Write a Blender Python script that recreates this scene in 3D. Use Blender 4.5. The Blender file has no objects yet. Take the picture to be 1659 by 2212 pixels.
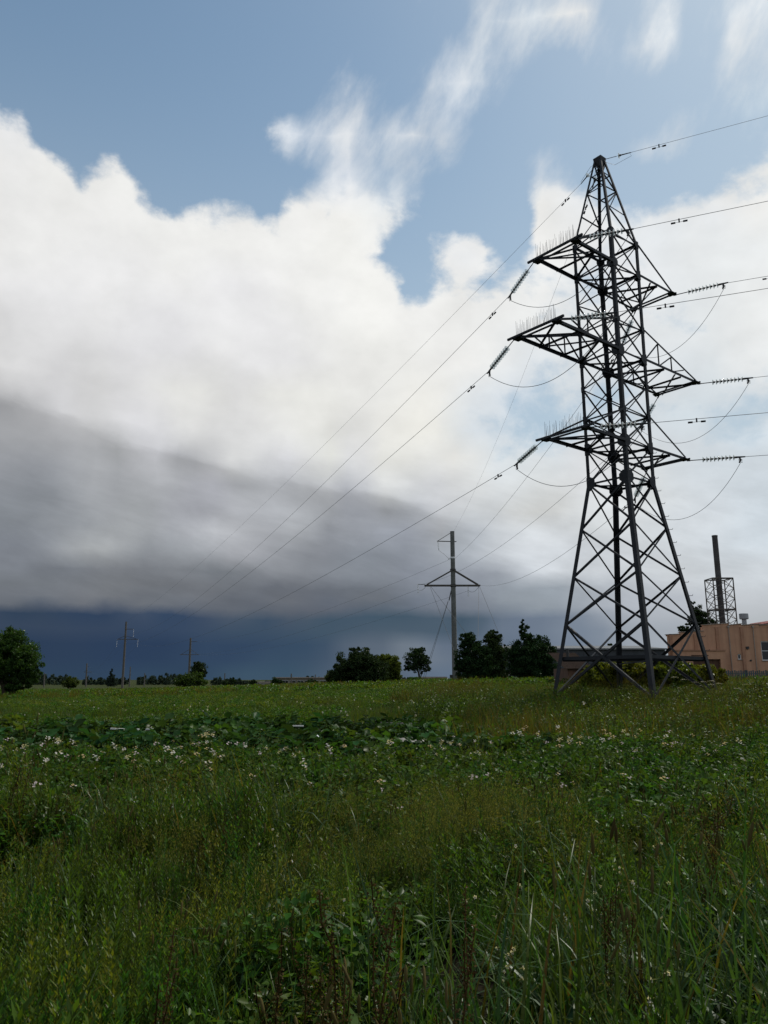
import bpy, math, random
import numpy as np
from mathutils import Vector, Matrix

random.seed(7)
rng = np.random.default_rng(7)
sc = bpy.context.scene
COL = sc.collection

# ------------------------------------------------------------------ camera
EYE = 1.65
PITCH = 0.21217
FPX = 1675.0            # focal length in pixels of a 1659 x 2212 picture
cam_d = bpy.data.cameras.new('camera')
cam_d.sensor_fit = 'VERTICAL'
cam_d.sensor_height = 24.0
cam_d.lens = 24.0 * FPX / 2212.0
cam_d.clip_start = 0.05
cam_d.clip_end = 20000
cam = bpy.data.objects.new('camera', cam_d)
COL.objects.link(cam)
cam.location = (0, 0, EYE)
cam.rotation_euler = (math.pi / 2 + PITCH, 0, 0)
sc.camera = cam
sc.render.resolution_x, sc.render.resolution_y = 768, 1024
sc.render.engine = 'CYCLES'
sc.cycles.max_bounces = 8
sc.cycles.diffuse_bounces = 2
sc.cycles.transparent_max_bounces = 8

sc.view_settings.view_transform = 'Standard'
sc.view_settings.look = 'None'
sc.view_settings.gamma = 1.0
sc.view_settings.use_curve_mapping = False
sc.view_settings.exposure = 0.0

CP, SP = math.cos(PITCH), math.sin(PITCH)


def ray(px, py):
    u = (px - 829.5) / FPX
    v = (1106.0 - py) / FPX
    return Vector((u, CP - v * SP, SP + v * CP))


def at(px, py, Y):
    """World point seen at a pixel of the 1659 x 2212 view, Y metres ahead."""
    r = ray(px, py)
    return Vector((r.x * Y / r.y, Y, EYE + r.z * Y / r.y))


def px2azel(px, py):
    r = ray(px, py).normalized()
    return math.degrees(math.atan2(r.x, r.y)), math.degrees(math.asin(r.z))


# ------------------------------------------------------------------ sky
SUN_EL, SUN_AZ = 58.0, 48.0     # degrees, azimuth measured right of the view direction

def lin(c):
    return tuple(((v / 255) / 12.92 if v / 255 <= 0.04045 else (((v / 255) + 0.055) / 1.055) ** 2.4) for v in c)

# cloud cover and cloud tone where the sky of the day had them: (x, y, cover, tone r g b)
W_ = (232, 232, 230)
SKY_PTS = [
    # open blue with nothing in it
    (60, 20, .06, W_), (350, 60, .06, W_), (700, 40, .10, W_), (880, 120, .12, W_), (200, 200, .06, W_),
    (430, 280, .06, W_), (330, 330, .08, W_), (620, 180, .1, W_), (520, 410, .12, W_), (700, 430, .16, W_), (150, 290, .12, W_),
    (40, 200, .1, W_),
    # upper streak
    (1160, 10, .66, (225, 230, 232)), (1050, 100, .68, (222, 227, 230)), (980, 210, .68, (220, 225, 230)),
    (890, 310, .70, (222, 226, 230)), (760, 300, .70, (226, 229, 232)), (640, 280, .60, (215, 220, 226)), (740, 370, .68, (225, 228, 232)),
    (850, 410, .56, (215, 222, 228)), (880, 240, .32, W_), (1000, 20, .3, W_), (1180, 180, .14, W_), (1080, 320, .14, W_), (1120, 240, .14, W_),
    (980, 410, .14, W_), (960, 460, .28, W_), (900, 500, .25, W_),
    (1235, 45, .68, W_), (1330, 40, .16, W_), (1300, 110, .42, W_), (1425, 60, .62, (236, 238, 238)), (1390, 110, .5, W_),
    (1510, 40, .2, W_), (1530, 180, .2, W_), (1625, 60, .68, (240, 241, 240)), (1590, 130, .52, W_), (1380, 240, .16, W_), (1250, 220, .12, W_), (1440, 345, .62, W_),
    (1620, 260, .34, (225, 234, 236)), (1560, 350, .38, W_), (1220, 330, .3, W_),
    # great bank, top edge
    (20, 265, .55, (224, 226, 228)), (70, 300, .6, (226, 227, 228)), (10, 350, .85, (230, 230, 229)), (120, 385, .85, W_), (190, 345, .3, W_),
    (270, 445, .85, W_), (300, 375, .28, W_), (380, 425, .3, W_), (400, 510, .86, W_), (470, 495, .75, W_), (560, 500, .86, (234, 234, 232)), (640, 490, .8, W_),
    (620, 430, .24, W_), (720, 500, .85, (235, 235, 232)), (790, 500, .78, (236, 236, 233)), (800, 600, .9, (236, 236, 233)), (860, 560, .26, W_),
    (830, 680, .86, (236, 236, 233)), (880, 620, .25, W_), (940, 680, .8, W_), (920, 740, .95, W_),
    # puffs between bank and tower
    (1000, 540, .80, (226, 228, 230)), (960, 590, .50, W_), (910, 470, .74, W_), (1060, 610, .42, W_), (1100, 500, .22, W_), (1050, 440, .18, W_),
    (1200, 390, .70, (222, 226, 230)), (1180, 470, .72, W_), (1120, 400, .22, W_), (1260, 300, .3, W_),
    (1060, 680, .68, (230, 231, 230)), (1000, 760, .85, W_), (1160, 640, .66, (230, 231, 230)), (1080, 800, .82, (230, 231, 230)),
    # pale blue gap left of the tower
    (1130, 830, .50, (208, 216, 224)), (1080, 900, .48, (205, 214, 222)), (1180, 900, .49, (208, 216, 222)), (1050, 960, .58, (212, 218, 222)),
    (1200, 780, .55, (220, 225, 228)), (1120, 990, .62, (214, 218, 220)),
    # bank right of the tower
    (1420, 500, .74, (224, 228, 231)), (1540, 450, .74, (226, 229, 231)), (1640, 400, .62, W_), (1450, 400, .34, W_), (1360, 330, .3, W_),
    (1560, 560, .74, (226, 229, 230)), (1640, 680, .76, (228, 230, 230)), (1480, 680, .68, (224, 228, 230)),
    (1350, 600, .66, (226, 228, 230)), (1600, 800, .66, (224, 227, 228)), (1480, 870, .55, (205, 214, 220)), (1580, 910, .55, (203, 212, 219)),
    (1400, 800, .62, (220, 224, 227)), (1280, 700, .64, (224, 227, 228)), (1300, 900, .55, (208, 215, 221)),
    (1480, 980, .66, (205, 210, 214)), (1620, 1020, .72, (200, 206, 211)), (1300, 1010, .9, (212, 212, 213)), (1400, 1060, .95, (208, 209, 208)),
    # body of the bank
    (60, 480, .97, (229, 229, 228)), (250, 560, 1, (226, 226, 226)), (500, 620, 1, (226, 226, 227)), (700, 640, 1, (232, 232, 230)),
    (100, 650, 1, (222, 222, 223)), (350, 740, 1, (219, 219, 221)), (600, 760, 1, (222, 222, 223)), (850, 800, 1, (230, 230, 227)),
    (30, 800, 1, (214, 214, 215)), (200, 860, 1, (212, 212, 212)), (400, 880, 1, (220, 220, 217)), (650, 880, 1, (226, 226, 222)), (900, 920, 1, (230, 229, 223)),
    (1000, 1010, .95, (218, 217, 213)),
    # grey shelf
    (20, 910, 1, (170, 171, 174)), (180, 950, 1, (177, 178, 181)), (330, 960, 1, (207, 207, 211)), (500, 980, 1, (187, 187, 189)), (700, 990, 1, (215, 215, 210)), (850, 1010, 1, (218, 217, 212)),
    (60, 1010, 1, (147, 149, 154)), (250, 1040, 1, (163, 164, 167)), (450, 1060, 1, (177, 177, 183)), (620, 1060, 1, (187, 188, 192)), (760, 1080, 1, (165, 167, 174)), (900, 1090, 1, (178, 180, 185)),
    (1020, 1090, 1, (202, 203, 204)), (1150, 1100, 1, (205, 204, 201)), (1300, 1120, 1, (213, 214, 214)), (1500, 1130, 1, (209, 212, 215)), (1640, 1130, 1, (204, 210, 215)),
    (60, 1110, 1, (132, 135, 140)), (300, 1120, 1, (158, 159, 161)), (480, 1150, 1, (187, 187, 190)), (650, 1150, 1, (176, 177, 180)), (850, 1150, 1, (162, 165, 173)),
    (1000, 1170, 1, (180, 184, 190)), (1150, 1180, 1, (207, 209, 212)),
    (60, 1190, 1, (128, 131, 138)), (220, 1190, 1, (163, 164, 165)), (380, 1190, 1, (152, 154, 158)), (600, 1220, 1, (135, 137, 142)), (800, 1220, 1, (132, 136, 143)), (1000, 1240, 1, (146, 150, 158)),
    (1250, 1210, 1, (207, 209, 212)), (1450, 1230, 1, (196, 198, 200)), (1620, 1230, 1, (194, 197, 200)),
    (60, 1255, 1, (112, 115, 120)), (250, 1270, 1, (116, 118, 122)), (420, 1275, 1, (112, 114, 119)), (620, 1290, 1, (104, 107, 114)), (800, 1290, 1, (104, 108, 115)), (980, 1300, 1, (124, 129, 139)),
    (1150, 1290, 1, (146, 152, 159)), (1400, 1300, 1, (177, 180, 186)), (1600, 1300, 1, (188, 190, 193)),
    # sloping upper edge of the grey shelf
    (0, 830, 1, (206, 206, 205)), (0, 880, 1, (159, 160, 163)),
    (152, 871, 1, (212, 212, 214)), (152, 921, 1, (164, 165, 168)),
    (275, 912, 1, (214, 214, 216)), (275, 962, 1, (171, 172, 174)),
    (400, 939, 1, (216, 216, 215)), (400, 989, 1, (176, 177, 180)),
    (520, 974, 1, (215, 215, 214)), (520, 1024, 1, (174, 175, 178)),
    (644, 1004, 1, (214, 214, 216)), (644, 1054, 1, (176, 177, 180)),
    (740, 1026, 1, (214, 214, 216)), (740, 1076, 1, (160, 161, 164)),
    (860, 1054, 1, (215, 215, 214)), (860, 1104, 1, (156, 157, 160)),
    (972, 1084, 1, (206, 206, 208)), (972, 1134, 1, (168, 169, 172)),
    (120, 1150, 1, (140, 142, 146)), (430, 1110, 1, (165, 165, 170)), (540, 1180, 1, (168, 168, 172)), (300, 1230, 1, (122, 124, 129)), (700, 1180, 1, (138, 140, 146)), (480, 1235, 1, (118, 121, 126)), (900, 1240, 1, (133, 137, 146)), (130, 1225, 1, (113, 116, 122)),
    (20, 1288, 1, (110, 113, 119)), (180, 1294, 1, (112, 114, 119)), (340, 1300, 1, (108, 111, 117)), (500, 1312, 1, (98, 102, 110)), (700, 1318, 1, (92, 97, 107)), (900, 1318, 1, (106, 113, 124)),
    # rain curtain under the shelf
    (40, 1318, 1, (52, 67, 87)), (200, 1325, 1, (50, 66, 89)), (380, 1335, 1, (53, 70, 94)), (560, 1345, 1, (61, 78, 97)), (720, 1345, 1, (66, 84, 100)), (860, 1340, 1, (68, 86, 101)), (1000, 1345, 1, (72, 89, 104)),
    (1120, 1350, 1, (108, 119, 135)), (1250, 1370, 1, (124, 134, 148)), (1420, 1370, 1, (162, 167, 174)), (1600, 1370, 1, (179, 182, 184)),
    (60, 1400, 1, (46, 62, 85)), (300, 1400, 1, (45, 62, 87)), (500, 1400, 1, (51, 69, 93)), (650, 1400, 1, (57, 76, 97)), (780, 1395, 1, (90, 101, 115)), (900, 1405, 1, (115, 124, 135)), (1000, 1400, 1, (97, 109, 126)),
    (1120, 1410, 1, (102, 114, 130)), (1250, 1420, 1, (111, 122, 137)), (1420, 1430, 1, (155, 163, 169)), (1600, 1430, 1, (175, 178, 180)),
    (100, 1460, 1, (48, 66, 87)), (350, 1460, 1, (50, 69, 90)), (600, 1455, 1, (61, 82, 100)), (800, 1450, 1, (86, 98, 114)), (1000, 1455, 1, (99, 113, 130)), (1300, 1460, 1, (115, 126, 140)), (1600, 1460, 1, (173, 176, 179)),
]
ELS = [-2, 0.4, 1.4, 2.4, 3.4, 4.3, 5.0, 5.6, 6.4, 7.6, 9, 10.6, 12.2, 14, 16, 18, 20.5, 23, 25.5, 28, 30.5, 33, 35.5, 38, 41, 44, 48, 90]
AZS = [-180, -60] + [round(-28 + i * 2.15, 2) for i in range(27)] + [62, 180]

_pts = np.array([px2azel(p[0], p[1]) for p in SKY_PTS])
_val = np.array([(*lin(p[3]), p[2]) for p in SKY_PTS])

def sky_value(az, el):
    # elevation weighs more than azimuth close to the horizon, where the layers lie flat
    ky = 1.0 + 2.2 * max(0.0, min(1.0, (12 - el) / 8))
    azc = max(-29, min(29, az))
    d2 = (_pts[:, 0] - azc) ** 2 + ((_pts[:, 1] - el) * ky) ** 2
    w = 1.0 / (d2 + 0.12) ** 2.6
    v = (w[:, None] * _val).sum(0) / w.sum()
    return v

def build_world():
    world = bpy.data.worlds.new('World')
    sc.world = world
    world.use_nodes = True
    nt = world.node_tree
    nt.nodes.clear()
    N, Lk = nt.nodes.new, nt.links.new

    def put(sock, v):
        if hasattr(v, 'bl_idname') or hasattr(v, 'is_output'):
            Lk(v, sock)
        else:
            sock.default_value = v

    def M(op, a, b=0.0, c=None, clamp=False):
        n = N('ShaderNodeMath'); n.operation = op; n.use_clamp = clamp
        put(n.inputs[0], a); put(n.inputs[1], b)
        if c is not None: put(n.inputs[2], c)
        return n.outputs[0]

    def VM(op, a, b):
        n = N('ShaderNodeVectorMath'); n.operation = op
        put(n.inputs[0], a); put(n.inputs[1], b)
        return n.outputs[0]

    def noise(vec, scale, detail=6, rough=.55, dist=0.0, lac=2.0):
        n = N('ShaderNodeTexNoise'); n.noise_dimensions = '3D'
        put(n.inputs['Vector'], vec); n.inputs['Scale'].default_value = scale
        n.inputs['Detail'].default_value = detail; n.inputs['Roughness'].default_value = rough
        n.inputs['Distortion'].default_value = dist; n.inputs['Lacunarity'].default_value = lac
        return n.outputs[0]

    def smooth(v, a, b):
        n = N('ShaderNodeMapRange'); n.interpolation_type = 'SMOOTHSTEP'
        put(n.inputs[0], v); put(n.inputs[1], a); put(n.inputs[2], b)
        return n.outputs[0]

    def mix(f, a, b):
        n = N('ShaderNodeMix'); n.data_type = 'RGBA'
        put(n.inputs[0], f); put(n.inputs[6], a); put(n.inputs[7], b)
        return n.outputs[2]

    def fmix(f, a, b):
        n = N('ShaderNodeMix'); n.data_type = 'FLOAT'
        put(n.inputs[0], f); put(n.inputs[2], a); put(n.inputs[3], b)
        return n.outputs[0]

    tc = N('ShaderNodeTexCoord').outputs['Generated']
    sep = N('ShaderNodeSeparateXYZ'); Lk(tc, sep.inputs[0])
    X, Y, Z = sep.outputs
    az = M('MULTIPLY', M('ARCTAN2', X, Y), 180 / math.pi)
    el = M('MULTIPLY', M('ARCSINE', Z), 180 / math.pi)
    # flattened direction: clouds near the horizon are seen edge-on and stretch sideways
    cmb = N('ShaderNodeCombineXYZ'); Lk(X, cmb.inputs[0]); Lk(Y, cmb.inputs[1])
    Lk(M('MULTIPLY', Z, 1.35), cmb.inputs[2])
    fdir = cmb.outputs[0]
    wn1 = noise(fdir, 6.0, 9, .62)
    wn2 = noise(VM('ADD', fdir, (7.3, 1.9, 4.1)), 7.0, 9, .62)
    warp = fmix(smooth(el, 2.0, 4.5), .5, fmix(smooth(el, 9.0, 22.0), 1.5, 2.2))
    azw = M('ADD', az, M('MULTIPLY', M('SUBTRACT', wn1, .5), M('MULTIPLY', warp, 1.7)))
    elw = M('ADD', el, M('MULTIPLY', M('SUBTRACT', wn2, .5), warp))
    azn = M('DIVIDE', M('ADD', azw, 180.0), 360.0, clamp=True)
    back = np.mean([sky_value(a, 0) for a in (-28, 28)], axis=0)
    cols = None; alps = None
    for i, e in enumerate(ELS):
        r = N('ShaderNodeValToRGB'); cr = r.color_ramp; cr.interpolation = 'CARDINAL'
        ee = min(e, 46)
        vals = []
        for a in AZS:
            if abs(a) == 180:
                v = (sky_value(-28, ee) + sky_value(28, ee)) / 2
            else:
                v = sky_value(a, ee)
            if e > 46: v = np.array([.80, .81, .82, .30])
            vals.append(v)
        while len(cr.elements) < len(AZS): cr.elements.new(0.5)
        for k, a in enumerate(AZS):
            cr.elements[k].position = (a + 180) / 360
        for k, v in enumerate(vals):
            cr.elements[k].color = tuple(float(x) for x in v)
        Lk(azn, r.inputs[0])
        if cols is None:
            cols, alps = r.outputs[0], r.outputs[1]
        else:
            n = N('ShaderNodeMapRange'); put(n.inputs[0], elw)
            n.inputs[1].default_value = ELS[i - 1]; n.inputs[2].default_value = e
            f = n.outputs[0]
            cols = mix(f, cols, r.outputs[0]); alps = fmix(f, alps, r.outputs[1])
    # fine structure
    d1 = noise(fdir, 9.0, 10, .62, .2)
    d2 = noise(VM('ADD', fdir, (3.1, 8.2, 5.5)), 26.0, 6, .6, .1)
    sun = Vector((math.sin(math.radians(SUN_AZ)) * math.cos(math.radians(SUN_EL)),
                  math.cos(math.radians(SUN_AZ)) * math.cos(math.radians(SUN_EL)), math.sin(math.radians(SUN_EL))))
    toward = VM('ADD', fdir, tuple(sun * 0.035))
    d1s = noise(toward, 8.0, 6, .52)
    d1r = noise(fdir, 8.0, 6, .52)
    fine = M('ADD', M('MULTIPLY', M('SUBTRACT', d1, .5), 1.25), M('MULTIPLY', M('SUBTRACT', d2, .5), .55))
    # thin high cloud is drawn out into fibres that run up to the right
    ca, sa = math.cos(math.radians(50)), math.sin(math.radians(50))
    along = M('ADD', M('MULTIPLY', az, ca), M('MULTIPLY', el, sa)); across = M('SUBTRACT', M('MULTIPLY', el, ca), M('MULTIPLY', az, sa))
    fv = N('ShaderNodeCombineXYZ'); Lk(M('MULTIPLY', along, .12), fv.inputs[0]); Lk(M('MULTIPLY', across, .24), fv.inputs[1])
    fib = M('MULTIPLY', M('SUBTRACT', noise(fv.outputs[0], 1.5, 9, .60, .15), .5), 1.5)
    thin = M('SUBTRACT', 1.0, smooth(alps, .60, .80))
    thin = M('MULTIPLY', thin, M('MULTIPLY', smooth(el, 33.0, 36.5), smooth(az, -10.0, -5.0)))
    fine = fmix(thin, fine, fib)
    cov = M('ADD', alps, M('MULTIPLY', fine, fmix(smooth(alps, .6, 1.0), .58, .22)))
    mask = M('MULTIPLY', smooth(cov, fmix(thin, .40, .30), fmix(thin, .64, .98)), fmix(thin, 1.0, .92))
    relief = M('MULTIPLY', M('SUBTRACT', d1r, d1s), fmix(smooth(el, 3.0, 14.0), .36, .44))
    lowvar = M('MULTIPLY', M('SUBTRACT', noise(fdir, 14.0, 6, .52), .5), fmix(smooth(el, 6, 16.0), .26, .10))
    cmb2 = N('ShaderNodeCombineXYZ'); Lk(X, cmb2.inputs[0]); Lk(Y, cmb2.inputs[1]); Lk(M('MULTIPLY', M('ADD', Z, M('MULTIPLY', X, .22)), 3.4), cmb2.inputs[2])
    bands = M('MULTIPLY', M('SUBTRACT', noise(cmb2.outputs[0], 7.0, 7, .6, .3), .5), fmix(smooth(el, 11.0, 19.0), .70, 0.06))
    gain = M('ADD', fmix(smooth(el, 5.0, 12.0), 1.07, 1.06), M('ADD', M('ADD', relief, lowvar), bands))
    # upper lip of the grey shelf: falls from left to right, ragged, deepest just under the lip
    lip = N('ShaderNodeValToRGB'); lr = lip.color_ramp; lr.interpolation = 'CARDINAL'
    pts = [px2azel(*p) for p in ((-200, 820), (0, 856), (152, 897), (275, 938), (400, 968), (520, 1000), (644, 1030), (740, 1052), (860, 1080), (972, 1112), (1100, 1150))]
    while len(lr.elements) < len(pts): lr.elements.new(.5)
    for k, (a_, e_) in enumerate(pts): lr.elements[k].position = (a_ + 40) / 80
    for k, (a_, e_) in enumerate(pts): lr.elements[k].color = (e_ / 40, e_ / 40, e_ / 40, 1)
    Lk(M('DIVIDE', M('ADD', az, 40.0), 80.0, clamp=True), lip.inputs[0])
    rag = M('MULTIPLY', M('SUBTRACT', noise(cmb2.outputs[0], 9.0, 7, .55), .5), 3.0)
    tt = M('ADD', M('SUBTRACT', M('MULTIPLY', lip.outputs[0], 40.0), el), rag)
    dark = M('MULTIPLY', M('MULTIPLY', smooth(tt, -.25, .75), M('SUBTRACT', 1.0, smooth(tt, .9, 6.5))), M('SUBTRACT', 1.0, smooth(az, 2.0, 9.0)))
    dark = M('MULTIPLY', dark, smooth(az, -75.0, -45.0))
    gain = M('MULTIPLY', gain, M('SUBTRACT', 1.0, M('MULTIPLY', dark, .19)))
    gain = fmix(smooth(el, 3.5, 6.5), 1.0, gain)
    hsv = N('ShaderNodeMix'); hsv.data_type = 'RGBA'; hsv.blend_type = 'MULTIPLY'
    hsv.inputs[0].default_value = 1.0
    put(hsv.inputs[6], cols)
    cool = M('SUBTRACT', 1.0, smooth(el, 10.0, 20.0))
    g3 = N('ShaderNodeCombineColor')
    for k, c_ in enumerate((-.03, .005, .03)): put(g3.inputs[k], M('MULTIPLY', gain, M('ADD', 1.0, M('MULTIPLY', cool, c_))))
    Lk(g3.outputs[0], hsv.inputs[7])
    cloud = hsv.outputs[2]

    STR = 0.10
    sky = N('ShaderNodeTexSky'); sky.sky_type = 'NISHITA'; sky.sun_disc = False
    sky.sun_elevation = math.radians(SUN_EL); sky.sun_rotation = math.radians(SUN_AZ)
    sky.altitude = 150; sky.air_density = 1.0; sky.dust_density = 0.8; sky.ozone_density = 2.0
    skyc = N('ShaderNodeMix'); skyc.data_type = 'RGBA'; skyc.blend_type = 'MULTIPLY'; skyc.inputs[0].default_value = 1.0
    Lk(sky.outputs[0], skyc.inputs[6]); skyc.inputs[7].default_value = (SKYK[0], SKYK[1], SKYK[2], 1)
    low = M('MULTIPLY', M('SUBTRACT', 1.0, smooth(el, 12.0, 46.0)), .62)
    low = M('ADD', low, M('MULTIPLY', smooth(az, -5.0, 35.0), .26))
    skyp = mix(low, skyc.outputs[2], (.50 / STR, .59 / STR, .66 / STR, 1))
    up = N('ShaderNodeMix'); up.data_type = 'RGBA'; up.blend_type = 'MULTIPLY'; up.inputs[0].default_value = 1.0
    up.inputs[7].default_value = (1 / STR, 1 / STR, 1 / STR, 1); up.clamp_result = False
    Lk(cloud, up.inputs[6])
    fin = mix(mask, skyp, up.outputs[2])
    bg = N('ShaderNodeBackground'); bg.inputs[1].default_value = STR
    Lk(fin, bg.inputs[0])
    out = N('ShaderNodeOutputWorld'); Lk(bg.outputs[0], out.inputs[0])
    world.cycles.sampling_method = 'MANUAL'
    world.cycles.sample_map_resolution = 1024

SKYK = (1.27, 1.34, 1.16)
build_world()

sun_d = bpy.data.lights.new('sun', 'SUN')
sun_d.energy = 3.2
sun_d.angle = math.radians(2.0)
sun_d.color = (1.0, .94, .84)
sun_o = bpy.data.objects.new('sun', sun_d)
COL.objects.link(sun_o)
sv = Vector((math.sin(math.radians(SUN_AZ)) * math.cos(math.radians(SUN_EL)),
             math.cos(math.radians(SUN_AZ)) * math.cos(math.radians(SUN_EL)), math.sin(math.radians(SUN_EL))))
sun_o.rotation_euler = sv.to_track_quat('Z', 'Y').to_euler()
sun_o.location = (30, 40, 60)

# ------------------------------------------------------------------ materials
def mat(name, color, rough=.7, metal=0.0, noise_scale=0, noise_amt=.3, color2=None, bump=0.0, spec=.3, detail=6, coords='Object'):
    m = bpy.data.materials.new(name); m.use_nodes = True
    nt = m.node_tree; b = nt.nodes['Principled BSDF']
    b.inputs['Base Color'].default_value = (*color, 1); b.inputs['Roughness'].default_value = rough
    b.inputs['Metallic'].default_value = metal; b.inputs['Specular IOR Level'].default_value = spec
    if noise_scale:
        tc = nt.nodes.new('ShaderNodeTexCoord')
        n = nt.nodes.new('ShaderNodeTexNoise'); n.inputs['Scale'].default_value = noise_scale; n.inputs['Detail'].default_value = detail
        n.inputs['Roughness'].default_value = .65
        nt.links.new(tc.outputs[coords], n.inputs['Vector'])
        r = nt.nodes.new('ShaderNodeValToRGB')
        c2 = color2 or tuple(c * (1 - noise_amt) for c in color)
        r.color_ramp.elements[0].position = .35; r.color_ramp.elements[1].position = .68
        r.color_ramp.elements[0].color = (*c2, 1); r.color_ramp.elements[1].color = (*color, 1)
        nt.links.new(n.outputs[0], r.inputs[0]); nt.links.new(r.outputs[0], b.inputs['Base Color'])
        if bump:
            bp = nt.nodes.new('ShaderNodeBump'); bp.inputs['Strength'].default_value = bump; bp.inputs['Distance'].default_value = .02
            nt.links.new(n.outputs[0], bp.inputs['Height']); nt.links.new(bp.outputs[0], b.inputs['Normal'])
    return m


def leafmat(name, color, var=.35, transl=.4, gloss=.12, hue=.03, rough=.35):
    """Thin leaf: reflects, lets light through and has a faint waxy sheen; each plant a slightly different green."""
    m = bpy.data.materials.new(name); m.use_nodes = True
    nt = m.node_tree; nt.nodes.clear(); N = nt.nodes.new; L = nt.links.new
    oi = N('ShaderNodeObjectInfo'); geo = N('ShaderNodeNewGeometry')
    wn = N('ShaderNodeTexWhiteNoise'); wn.noise_dimensions = '1D'
    ad = N('ShaderNodeMath'); ad.operation = 'ADD'; L(oi.outputs['Random'], ad.inputs[0]); L(geo.outputs['Random Per Island'], ad.inputs[1])
    L(ad.outputs[0], wn.inputs['W'])
    mr = N('ShaderNodeMapRange'); L(wn.outputs['Value'], mr.inputs[0]); mr.inputs[3].default_value = 1 - var; mr.inputs[4].default_value = 1 + var
    mh = N('ShaderNodeMapRange'); L(oi.outputs['Random'], mh.inputs[0]); mh.inputs[3].default_value = .5 - hue; mh.inputs[4].default_value = .5 + hue
    hs = N('ShaderNodeHueSaturation'); hs.inputs['Color'].default_value = (*color, 1)
    L(mr.outputs[0], hs.inputs['Value']); L(mh.outputs[0], hs.inputs['Hue'])
    df = N('ShaderNodeBsdfDiffuse'); tr = N('ShaderNodeBsdfTranslucent'); gl = N('ShaderNodeBsdfGlossy'); gl.inputs['Roughness'].default_value = rough
    gl.inputs['Color'].default_value = (.9, .95, .9, 1)
    yl = N('ShaderNodeMix'); yl.data_type = 'RGBA'; yl.blend_type = 'MULTIPLY'; yl.inputs[0].default_value = 1
    yl.inputs[7].default_value = (1.5, 1.35, .6, 1)
    L(hs.outputs[0], df.inputs[0]); L(hs.outputs[0], yl.inputs[6]); L(yl.outputs[2], tr.inputs[0])
    m1 = N('ShaderNodeMixShader'); m1.inputs[0].default_value = transl; L(df.outputs[0], m1.inputs[1]); L(tr.outputs[0], m1.inputs[2])
    lw = N('ShaderNodeLayerWeight'); lw.inputs[0].default_value = .5
    pw = N('ShaderNodeMath'); pw.operation = 'POWER'; L(lw.outputs['Facing'], pw.inputs[0]); pw.inputs[1].default_value = 2.5
    fm = N('ShaderNodeMath'); fm.operation = 'MULTIPLY_ADD'; L(pw.outputs[0], fm.inputs[0]); fm.inputs[1].default_value = gloss; fm.inputs[2].default_value = gloss * .18
    m2 = N('ShaderNodeMixShader'); L(fm.outputs[0], m2.inputs[0]); L(m1.outputs[0], m2.inputs[1]); L(gl.outputs[0], m2.inputs[2])
    o = N('ShaderNodeOutputMaterial'); L(m2.outputs[0], o.inputs[0])
    return m

STEEL = mat('painted_steel', (.027, .031, .038), .65, .0, 2.2, .35, (.018, .020, .024), .15, .2)
STEEL_OLD = mat('weathered_steel', (.10, .095, .088), .65, .0, 3.0, .4, (.055, .045, .036), .2, .3)
ALU = mat('aluminium_cable', (.10, .105, .115), .5, .3, 0)
CLAMP = mat('clamp_iron', (.045, .047, .05), .5, .2, 8, .3)
GALV = mat('galvanised_rod', (.12, .12, .12), .5, .3, 0)
CONC = mat('pole_concrete', (.17, .175, .17), .85, 0, 1.6, .35, (.10, .105, .10), .3, .2)
CONC_FAR = mat('far_pole_wood', (.12, .11, .10), .9, 0, 1.5, .3)
PORC = mat('porcelain', (.7, .72, .74), .25, 0, 0, spec=.5)
PLASTER = mat('salmon_plaster', (.52, .305, .20), .9, 0, .9, .18, (.46, .26, .17), .1, .1)
def streaks(m, amt):
    nt = m.node_tree; b = nt.nodes['Principled BSDF']; src = b.inputs['Base Color'].links[0].from_socket
    tc = nt.nodes.new('ShaderNodeTexCoord'); mp = nt.nodes.new('ShaderNodeMapping'); mp.inputs['Scale'].default_value = (2.6, 2.6, .16)
    n = nt.nodes.new('ShaderNodeTexNoise'); n.inputs['Scale'].default_value = 1.0; n.inputs['Detail'].default_value = 7
    nt.links.new(tc.outputs['Object'], mp.inputs[0]); nt.links.new(mp.outputs[0], n.inputs['Vector'])
    r = nt.nodes.new('ShaderNodeValToRGB'); r.color_ramp.elements[0].position = .36; r.color_ramp.elements[0].color = (1 - amt, 1 - amt, 1 - amt * .9, 1); r.color_ramp.elements[1].position = .58
    mx = nt.nodes.new('ShaderNodeMix'); mx.data_type = 'RGBA'; mx.blend_type = 'MULTIPLY'; mx.inputs[0].default_value = 1
    nt.links.new(n.outputs[0], r.inputs[0]); nt.links.new(src, mx.inputs[6]); nt.links.new(r.outputs[0], mx.inputs[7]); nt.links.new(mx.outputs[2], b.inputs['Base Color'])
streaks(PLASTER, .13)
PLASTER2 = mat('salmon_trim', (.40, .22, .145), .9, 0, 1.2, .2, None, .1, .1)
COPING = mat('coping_sheet', (.36, .30, .26), .5, .0, 2.0, .3)
WFRAME = mat('white_frame', (.62, .64, .66), .5)
PANE = mat('window_pane', (.015, .018, .022), .08, 0, 0, spec=.6)
DOORM = mat('brown_door', (.09, .045, .028), .7, 0, 2, .3)
ROOFRED = mat('red_tin_roof', (.28, .075, .055), .5, 0, 2, .25)
GREYWALL = mat('slate_cladding', (.055, .064, .078), .7, 0, .8, .25)
PALEWALL = mat('pale_render', (.34, .35, .36), .85, 0, .8, .25)
ASB = mat('fibre_cement', (.040, .027, .021), 1.0, 0, 1.2, .35, spec=.05)
TAN = mat('tan_wall', (.19, .165, .135), .9, 0, .6, .3)
CHIM = mat('chimney_steel', (.075, .075, .08), .7, .0, 1.0, .4, (.045, .042, .042), .1)
FENCE = mat('teal_fence', (.055, .09, .105), .5, 0, 3, .25)
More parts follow.
